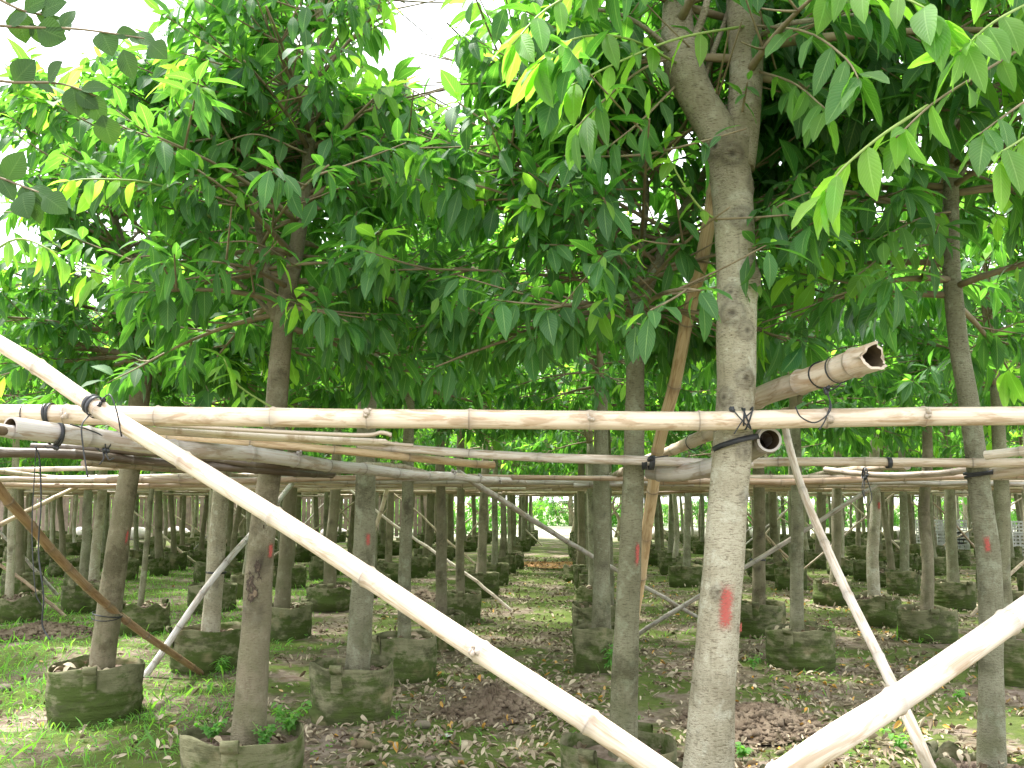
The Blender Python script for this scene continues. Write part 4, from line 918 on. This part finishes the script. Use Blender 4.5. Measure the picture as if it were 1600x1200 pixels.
mb = MB(); tube(mb, catmull([W(55, 697, 4.0), W(62, 720, 4.0), W(64, 790, 4.0), W(60, 860, 4.02), (W(68, 930, 4.0)), W(66, 975, 4.0), W(78, 1000, 3.98)], 50), .0035, 6)
tube(mb, catmull([W(57, 697, 4.0), W(54, 740, 4.0), W(50, 830, 4.0), W(55, 920, 4.0), W(64, 945, 4.0)], 40), .0022, 5)
tag(link('cord', mb.mesh('cord', [M_TIE])), 'long black cord dangling from the poles at the left', 'cord')

# ------------------------------------------------------------------ soil heaps, stones, scraps
def mound(u, v, r, h, label, m=M_CLOD, n=150, seed=0):
    p = Z(u, v, 0.); rng = np.random.default_rng(700 + seed); mb = MB(); seg = 72; th = np.linspace(0, 2 * np.pi, seg, endpoint=False); V = []
    for f in np.linspace(0, 1, 26):
        rr = r * f * (1 + .15 * np.sin(th * 3 + seed) + .08 * np.sin(th * 7)); z = h * np.exp(-(f * 1.9) ** 2) * (1 + .3 * rng.uniform(-1, 1, seg)) - .02 * f + (.012 * rng.uniform(-1, 1, seg) if f < .95 else 0)
        V.append(np.stack([rr * np.cos(th), rr * np.sin(th), z + .004], -1))
    mb.add(np.array(V).reshape(-1, 3), grid_faces(26, seg))
    for k in range(n * 3):
        a = rng.uniform(0, 6.28); f = rng.uniform(0, 1) ** .7; s_ = .006 + .026 * rng.random() ** 3 * (1.3 - .5 * f)
        blob(mb, (r * f * math.cos(a), r * f * math.sin(a), h * math.exp(-(f * 1.9) ** 2) + s_ * .1), s_, rng, 8, .38, 0, (1.2, .9, .75))
    o = link('soil_mound', mb.mesh('soil_mound', [m]), None, (p[0], p[1], float(gh(p[0], p[1])))); tag(o, label, 'soil mound'); return p
MND = [mound(770, 1112, .42, .16, 'crumbly brown soil heap below the slanting pole', n=230, seed=1),
       mound(1185, 1130, .55, .09, 'low crumbly soil heap right of the pale trunk', n=260, seed=2),
       mound(65, 992, .6, .10, 'reddish soil heap in the grass at left', n=200, seed=3),
       mound(662, 935, .38, .1, 'small dark soil heap behind the slanting pole', n=120, seed=4),
       mound(1060, 948, .3, .05, 'low soil heap behind the slim marked trunk', n=60, seed=5)]
mound(860, 882, 1.1, .02, 'flat patch of orange soil in the aisle', M_ORSOIL, 40, 6)
M_STONE = simple('stone', C(.20, .16, .12), .9, .5, 30, C(.12, .11, .07)); M_PAPER = simple('white_paper', C(.75, .75, .73), .7); M_WOOD = simple('rotten_wood', C(.20, .15, .09), .9, .6, 40, C(.10, .09, .04))
for i, (u, v, r, lab) in enumerate([(660, 1143, .045, 'mossy stone beside the white paper scrap'), (1388, 960, .05, 'dark stone in front of the mossy bag at right'), (8, 1078, .05, 'pale brown stone at the left edge'), (1400, 1000, .04, 'brown stone in the litter under the thin prop')]):
    p = Z(u, v, 0); mb = MB(); blob(mb, (0, 0, r * .4), r, np.random.default_rng(i), 16, .08, 0, (1.2, .9, .7)); tag(link('stone', mb.mesh('stone', [M_STONE]), None, (p[0], p[1], gh(p[0], p[1]))), lab, 'stone')
p = Z(567, 1172, 0); mb = MB(); tube(mb, catmull([(-.07, .03, .03), (0, 0, .035), (.07, -.04, .025)], 8), [.02, .032, .03, .034, .03, .028, .026, .015], 9); tag(link('wood_chunk', mb.mesh('wood_chunk', [M_WOOD]), None, p), 'mossy chunk of wood lying right of the near bag', 'wood')
p = Z(694, 1154, 0); mb = MB(); n = 6
g = np.array([[(i / 5 - .5) * .09 + .02 * (j / 5), (j / 5 - .5) * .05, .015 + .006 * math.sin(i * 1.3 + j)] for j in range(6) for i in range(6)]); mb.add(g, grid_faces(6, 6, False)); tag(link('paper_scrap', mb.mesh('paper_scrap', [M_PAPER]), None, (p[0], p[1], gh(p[0], p[1]))), 'small white paper scrap on the ground at the bottom', 'paper scrap')

# ------------------------------------------------------------------ litter, grass, weeds
def outside_bags(x, y, m=.02):
    ok = np.ones(len(x), bool)
    for a, b, r in BAGS:
        if b < 22: ok &= (x - a) ** 2 + (y - b) ** 2 > (r + m) ** 2
    return ok
def wedge(n, y0, y1, rng, power=1.6, half=.58):
    y = y0 + (y1 - y0) * rng.random(n) ** power; x = rng.uniform(-1, 1, n) * (half * y + .6); return x, y
def litter():
    rng = np.random.default_rng(5); mb = MB()
    x, y = wedge(80000, 3.6, 26, rng); dens = .30 + .55 * wav(x * 1.1, y * 1.1, 1.) + .25 * (x > -.5) - .35 * (x < -2.4) + .25 * (np.abs(x - (.06 * y - .6)) < .9) * (y > 6)
    k = (rng.random(len(x)) < np.clip(dens, .03, 1)) & outside_bags(x, y); x, y = x[k], y[k]; n = len(x)
    a = rng.uniform(0, 6.28, n); D = np.stack([np.cos(a), np.sin(a), rng.normal(.0, .22, n)], -1); O = np.stack([x, y, gh(x, y) + rng.uniform(.006, .024, n)], -1)
    up = np.stack([rng.normal(0, .45, n), rng.normal(0, .45, n), np.ones(n)], -1)
    yg = (rng.random(n) < .035 + .05 * (x > 1.5)) * rng.uniform(.5, 1, n)
    leaf_batch(mb, O, D, rng.uniform(.02, .085, n), rng, yg, wr=rng.uniform(.18, .42), segs=4, droop=rng.uniform(-1.1, 1.2, n), fold=1.2, up=up, rnd=rng.random(n) ** 1.2)
    # some inside the bags
    Os = []
    for a_, b_, r_ in BAGS:
        if b_ < 14:
            for _ in range(14):
                t = rng.uniform(0, 6.28); q = r_ * rng.uniform(.3, .88); Os.append((a_ + q * math.cos(t), b_ + q * math.sin(t), BAGH - .055 + rng.uniform(0, .02)))
    n = len(Os); a = rng.uniform(0, 6.28, n); leaf_batch(mb, Os, np.stack([np.cos(a), np.sin(a), rng.normal(0, .2, n)], -1), rng.uniform(.05, .11, n), rng, 0., wr=.4, segs=4, droop=.6, fold=.8)
    tag(link('leaf_litter', mb.mesh('leaf_litter', [M_LIT])), 'dry fallen leaves strewn over the ground', 'leaf litter', kind='stuff')
litter()
def grass():
    rng = np.random.default_rng(6); mb = MB(); x, y = wedge(90000, 3.8, 24, rng, 1.4)
    dens = np.clip(1.1 * wav(x * .7, y * .7, 4.) - .35, 0, 1) * .35 + (x < -1.9 - .10 * (y - 6)) * (y > 5.2) * np.clip(1.05 + .5 * wav(x, y, 2.), 0, 1)
    dens = dens * np.clip((y - 4.8) / 2.2, .25, 1.)
    for p in MND: dens = np.where((x - p[0]) ** 2 + (y - p[1]) ** 2 < .2, 0, dens)
    k = (rng.random(len(x)) < dens) & outside_bags(x, y, 0.); x, y = x[k], y[k]
    # fringe round the bags
    fx = []; fy = []
    for a, b, r in BAGS:
        if b < 15:
            m = int(rng.integers(10, 60)); t = rng.uniform(0, 6.28) + rng.normal(0, .8, m); q = r + rng.uniform(.01, .06, m); fx += list(a + q * np.cos(t)); fy += list(b + q * np.sin(t))
    x = np.concatenate([x, fx]); y = np.concatenate([y, fy]); n = len(x)
    O = np.stack([x, y, gh(x, y) - .005], -1); D = np.stack([rng.normal(0, .45, n), rng.normal(0, .45, n), np.ones(n)], -1)
    up = np.stack([rng.normal(0, 1, n), rng.normal(0, 1, n), np.zeros(n)], -1)
    leaf_batch(mb, O, D, rng.uniform(.03, .10, n) * (1 + 1.2 * (rng.random(n) < .06)), rng, rng.uniform(0, .45, n), wr=.09, segs=3, droop=.9, fold=.1, up=up)
    print('grass', n)
    tag(link('grass', mb.mesh('grass', [M_WEED])), 'short green grass and moss-side blades between the bags', 'grass', kind='stuff')
    # broad-leaved ground cover in the grass
    mb = MB(); x, y = wedge(9000, 4.2, 20, rng, 1.5); dens = np.clip(wav(x * 1.1, y * 1.1, 9.), 0, 1) * np.where(x < -1.6, .9, .25); k = (rng.random(len(x)) < dens) & outside_bags(x, y)
    x, y = x[k], y[k]; O = []; D = []
    for a, b in zip(x, y):
        for j in range(5):
            t = rng.uniform(0, 6.28); O.append((a, b, gh(a, b) + rng.uniform(.005, .05))); D.append((math.cos(t), math.sin(t), rng.uniform(0, .6)))
    leaf_batch(mb, O, D, rng.uniform(.015, .035, len(O)), rng, rng.uniform(0, .35, len(O)), wr=.75, segs=3, droop=.3, fold=.1)
    tag(link('ground_cover', mb.mesh('ground_cover', [M_WEED])), 'tiny round-leaved weeds spreading through the grass', 'ground cover', kind='stuff')
grass()
def weed(p, h, n, L, label, wr=.35, seed=0, young=.1, stems=5, spread=.5, name='weed'):
    rng = np.random.default_rng(800 + seed); mb = MB(); O = []; D = []
    for s_ in range(stems):
        a = rng.uniform(0, 6.28); q = spread * h * rng.uniform(.3, 1); tip = np.array([math.cos(a) * q, math.sin(a) * q, h * rng.uniform(.6, 1.1)])
        P = bez(np.zeros(3), np.array([0, 0, h * .6]), tip, 8); tube(mb, P, np.linspace(.003, .0012, 8), 4, 1)
        for k in range(n):
            i = rng.integers(2, 8); t = rng.uniform(0, 6.28); O.append(P[i]); D.append((math.cos(t), math.sin(t), rng.uniform(-.2, .7)))
    leaf_batch(mb, O, D, L * rng.uniform(.6, 1.1, len(O)), rng, young, wr=wr, segs=4, droop=.5)
    tag(link(name, mb.mesh(name, [M_WEED, M_TWIGG]), None, p), label, 'weed')
def gz(u, v, z=0.): p = Z(u, v, z); return (p[0], p[1], z + (float(gh(p[0], p[1])) if z == 0 else 0))
weed(gz(345, 1058), .16, 16, .09, 'upright leafy weed beside the foot of the brown prop', .2, 1, .2)
weed(gz(955, 1062), .32, 10, .07, 'tall leafy weed beside the bag with tall grass', .5, 2, .05, 6, .3)
weed(gz(330, 1160, .31), .11, 12, .035, 'clover-like weed in the near left bag, left of its trunk', .7, 3, .05, 9, .9)
weed(gz(412, 1172, .31), .12, 12, .035, 'clover-like weed in front of the near scarred trunk', .7, 4, .05, 9, .9)
weed(gz(452, 1150, .31), .15, 12, .05, 'clover-like weed at the right rim of the near left bag', .6, 5, .15, 9, .9)
weed(gz(1407, 1180), .12, 8, .06, 'small leafy weed between the two slanting props at lower right', .55, 6, .2, 5, .8)
weed(gz(1160, 1190), .12, 8, .05, 'small round-leaved weed right of the pale trunk', .7, 7, .1, 5, .8)
weed(gz(1178, 1048), .14, 8, .05, 'small weed beside the large mossy bag', .55, 8, .05, 5, .8)
weed(gz(118, 1118), .2, 5, .1, 'thin grassy weed in front of the left bag', .1, 9, .2, 5, .3)
weed(gz(600, 868), .4, 14, .12, 'bright leafy weed behind the grey trunk', .2, 10, .3, 6, .5)
weed(gz(1300, 1000), .2, 10, .05, 'pale weed left of the thin curved prop', .4, 11, .2, 6, .6)
weed(gz(1500, 1100), .1, 8, .05, 'small weed at the foot of the curved trunk', .5, 12, .2, 5, .8)

# ------------------------------------------------------------------ leaves hanging near the camera at upper left
def twig_spray(name, pts_list, n, L, wr, label, seed, material, young=0.):
    rng = np.random.default_rng(seed); mb = MB(); cl = Cl()
    org = W(*pts_list[0][0])
    for pts in pts_list:
        P = catmull(np.array([W(*p) for p in pts]) - org, 14); tube(mb, P, np.linspace(.004, .0015, 14), 5, 1)
        for k in range(n):
            i = min(2 + int(k * 12 / n), 12); ax = P[i + 1] - P[i]; ax /= np.linalg.norm(ax); s_ = np.array([0, 0, 1.]) * (1 if k % 2 else -1)
            cl.O.append(P[i]); cl.D.append(ax * .7 + s_ * rng.uniform(.3, 1) + rng.normal(0, .3, 3)); cl.L.append(L * rng.uniform(.7, 1.2)); cl.Y.append(young)
        cl.whorl(P[-1], P[-1] - P[-2], 2, L, rng, young, .5)
    leaf_batch(mb, cl.O, cl.D, cl.L, rng, np.array(cl.Y), wr=wr, segs=6, droop=.3, fold=.15, up=np.tile([0, -1., .2], (len(cl.O), 1)))
    tag(link(name, mb.mesh(name, [material, M_TWIG]), None, org), label, 'branch')
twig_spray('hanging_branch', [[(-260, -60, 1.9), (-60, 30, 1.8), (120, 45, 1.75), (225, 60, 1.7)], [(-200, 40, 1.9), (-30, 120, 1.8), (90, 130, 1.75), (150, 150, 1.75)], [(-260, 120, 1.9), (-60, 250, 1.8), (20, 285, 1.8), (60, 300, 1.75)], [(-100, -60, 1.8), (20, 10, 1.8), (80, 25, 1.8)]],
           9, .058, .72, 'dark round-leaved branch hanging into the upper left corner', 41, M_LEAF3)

# ------------------------------------------------------------------ what stands far behind
def ftree(x, y, H, R, leafm, seed, label, group, L=.3, nb=26, zf=.3, bark=M_BARKB, tr=.16):
    rng = np.random.default_rng(seed); t = empty('background_tree', (x, y, 0)); P = np.array([(0, 0, 0), (rng.normal(0, .1), 0, H * .3), (rng.normal(0, .15), 0, H * .6), (0, 0, H * .95)])
    tm, lm = trunk_mesh('trunk', P, [tr, tr * .8, tr * .5, .03], bark, rng, 10, 24); link('trunk', tm, t)
    mb = MB(); crown(mb, rng, lm[:1], H * zf, H * .97, R, nb, L, 7, .25, 2, 6, prof=([0, .3, .7, 1], [.8, 1., .8, .3]))
    link('crown', mb.mesh('crown', [leafm, M_TWIG]), t); tag(t, label, 'tree', group); return t
protos = [ftree(-30, 48, 7.5, 2.8, M_LEAF2, 61, '', None, .34, 34), ftree(-24, 52, 8.5, 3., M_LEAF, 62, '', None, .34, 34), ftree(-18, 47, 6.5, 2.6, M_LEAF2, 63, '', None, .3, 34, .12)]
def retag(t, x):
    sd = 'left' if x < -9 else ('centre' if x < 9 else 'right'); tag(t, f'tall leafy tree behind the far end of the rows, {sd}', 'tree', f'trees beyond the rows, {sd}')
for t in protos: retag(t, t.location.x)
br = np.random.default_rng(9)
for i, x in enumerate(list(np.arange(-36, 40, 3.6)) + list(np.arange(-44, 48, 4.6))):
    yb = (55 if i < 22 else 66) + br.uniform(-2, 2)
    src = protos[i % 3]; c = src.copy(); COL.objects.link(c); c.location = (x + br.normal(0, .6), yb, 0); c.rotation_euler[2] = br.uniform(0, 6.28); k = br.uniform(.9, 1.25); c.scale = (k, k, k); retag(c, x)
    for ch in src.children:
        d_ = ch.copy(); COL.objects.link(d_); d_.parent = c
# low hedge shrubs
mb = MB(); rng = np.random.default_rng(12); cl = Cl()
for k in range(260):
    a = rng.normal(0, 1, 3); a[2] = abs(a[2]); a /= np.linalg.norm(a); cl.whorl(np.array([a[0] * 1.1, a[1] * 1.1, .1 + a[2] * 1.35]) * rng.uniform(.7, 1), a, 6, .2, rng, .2 if rng.random() < .2 else 0)
for k in range(9):
    a = rng.uniform(0, 6.28); tube(mb, bez(np.array([0, 0, 0.]), np.array([0, 0, .6]), np.array([math.cos(a) * .8, math.sin(a) * .8, 1.1]), 6), .02, 5, 1)
cl.flush(mb, rng, segs=2, droop=.4); SH = mb.mesh('shrub', [M_LEAF2, M_TWIG])
for i in range(34):
    x = -34 + i * 2.05 + br.normal(0, .3); y = 44 + br.uniform(-1.5, 1.5) if x < 0 else 57 + br.uniform(-1.5, 1)
    if -1 < x < 4: y += 2
    o = link('shrub', SH, None, (x, y, 0), br.uniform(0, 6)); k = br.uniform(.9, 1.4); o.scale = (k, k, k)
    sd = 'left' if x < -9 else ('centre' if x < 9 else 'right'); tag(o, f'leafy green shrub closing the view behind the rows, {sd}', 'shrub', f'shrubs beyond the rows, {sd}')
# wooden fence at the left
M_BOARD = simple('weathered_board', C(.26, .20, .16), .85, .5, 12, C(.16, .12, .10), 3); f_ = empty('wooden_fence', (-17, 39.6, 0)); mb = MB(); rng = np.random.default_rng(2)
for i in range(150): box(mb, (-14.5 + i * .19, rng.uniform(-.01, .01), 1.05 + rng.uniform(-.04, .04)), (.165, .025, 2.1), None)
link('board_panel', mb.mesh('board_panel', [M_BOARD], False), f_)
for z in (.5, 1.6): mb = MB(); box(mb, (0, .05, z), (29, .06, .09)); link('rail', mb.mesh('rail', [M_BOARD], False), f_)
for i in range(12): mb = MB(); box(mb, (-14.4 + i * 2.6, .14, 1.1), (.12, .1, 2.2)); link('post', mb.mesh('post', [M_BOARD], False), f_)
tag(f_, 'brown upright-board fence far behind the rows at left', 'fence')
# pale sacks at the foot of the fence
M_SACK = simple('pale_sack', C(.62, .56, .52), .8, .4, 12, C(.48, .40, .37), 4)
for i, (x, y) in enumerate([(-14.5, 37.6), (-13.1, 37.9), (-11.2, 37.7), (-16.8, 37.8), (-8.6, 38), (-6.9, 37.6), (-19, 38), (5.5, 37.5), (6.9, 38), (8.9, 37.4), (12.6, 37.7), (15, 38)]):
    mb = MB(); blob(mb, (0, 0, .2), .42, np.random.default_rng(i), 14, .09, 0, (1.3, .7, .62)); o = link('sack', mb.mesh('sack', [M_SACK]), None, (x, y, .02), i * .7)
    tag(o, 'pale lumpy sack lying on the ground behind the rows, ' + ('left of the aisle' if x < 0 else 'right of the aisle'), 'sack', 'pale sacks behind the rows, ' + ('left' if x < 0 else 'right'))
# clipped juniper trees at the end of the aisle
def juniper(u, v, d, H, seed, label):
    p = W(u, v, d); rng = np.random.default_rng(seed); t = empty('clipped_juniper', (p[0], d, 0)); P = catmull([(0, 0, 0), (.15, 0, H * .3), (-.12, 0, H * .55), (.1, 0, H * .85), (0, 0, H)], 20); mb = MB(); tube(mb, P, np.linspace(.09, .02, 20), 8); link('trunk', mb.mesh('trunk', [M_BARKB]), t)
    mb = MB(); cl = Cl()
    for k in range(9):
        f = .3 + .7 * k / 8; c = P[int(f * 19)] + np.array([(-1) ** k * H * .32 * (1.15 - f), rng.normal(0, .15), 0]); tube(mb, np.array([P[int(f * 19)], c]), .02, 5, 1)
        for _ in range(60):
            q = rng.normal(0, 1, 3); q /= np.linalg.norm(q); q[2] = abs(q[2]) * .45; cl.whorl(c + q * H * .17, q + np.array([0, 0, .4]), 4, .08, rng, 0.)
    cl.flush(mb, rng, segs=2, droop=.1, wr=.4); link('crown', mb.mesh('crown', [M_LEAF3, M_TWIG]), t); tag(t, label, 'tree')
juniper(893, 800, 41.5, 2.4, 1, 'dark clipped juniper with layered pads at the end of the aisle')
juniper(962, 800, 39.5, 2.3, 2, 'dark clipped juniper seen between the two olive trunks')
juniper(1210, 800, 43, 1.6, 3, 'dark clipped juniper far behind the brown trunk right of the pale one')
# old thick trunk, right
t = empty('old_tree', (W(1452, 800, 33)[0], 33, 0)); rng = np.random.default_rng(4)
tm, lm = trunk_mesh('trunk', np.array([(0, 0, 0), (0, 0, 1), (.1, 0, 2.4), (0, 0, 4.5), (.1, 0, 7)]), [.42, .3, .27, .2, .05], M_BARKB, rng, 20, 50); link('trunk', tm, t)
mb = MB(); crown(mb, rng, lm, 2.8, 6.8, 2.6, 30, .26, 7, .2, 2, 6); link('crown', mb.mesh('crown', [M_LEAF, M_TWIG]), t); tag(t, 'old thick-trunked tree with rough brown bark far at right', 'tree')
# slatted crates
M_CRATE = simple('pale_plastic', C(.55, .54, .52), .6, .1, 20, C(.40, .38, .36))
def crate_mesh():
    mb = MB(); w, d, h = .6, .4, .32
    for sx in (-1, 1):
        for sy in (-1, 1): box(mb, (sx * (w / 2 - .015), sy * (d / 2 - .015), h / 2), (.03, .03, h))
    for k in range(4):
        z = .02 + k * .09
        for sy in (-1, 1): box(mb, (0, sy * (d / 2 - .011), z), (w - .062, .018, .035))
        for sx in (-1, 1): box(mb, (sx * (w / 2 - .011), 0, z), (.018, d - .062, .035))
    for k in range(5): 
        for sy in (-1, 1): box(mb, (-.22 + k * .11, sy * (d / 2 - .011) , h / 2), (.03, .012, h - .04))
    box(mb, (0, 0, .006), (w - .07, d - .07, .01)); return mb.mesh('crate', [M_CRATE], False)
CR = crate_mesh(); k = 0
for gname, u, n, stk, d in (('left stack', 1452, 2, 3, 26.5), ('right stack', 1592, 2, 3, 25.), ('middle stack', 1490, 1, 2, 26.5)):
    for a in range(n):
        for b in range(stk):
            p = W(u, 800, d); lv = ['bottom', 'middle', 'top'][b] if stk == 3 else ['bottom', 'top'][b]
            o = link('crate', CR, None, (p[0] + a * .63, d + .02 * b, .012 + b * .325), .03 * (b - 1)); tag(o, f'pale slatted crate, {lv} of the {["first", "second"][a]} column in the {gname} at far right', 'crate', 'stacked pale crates among the trunks at right')
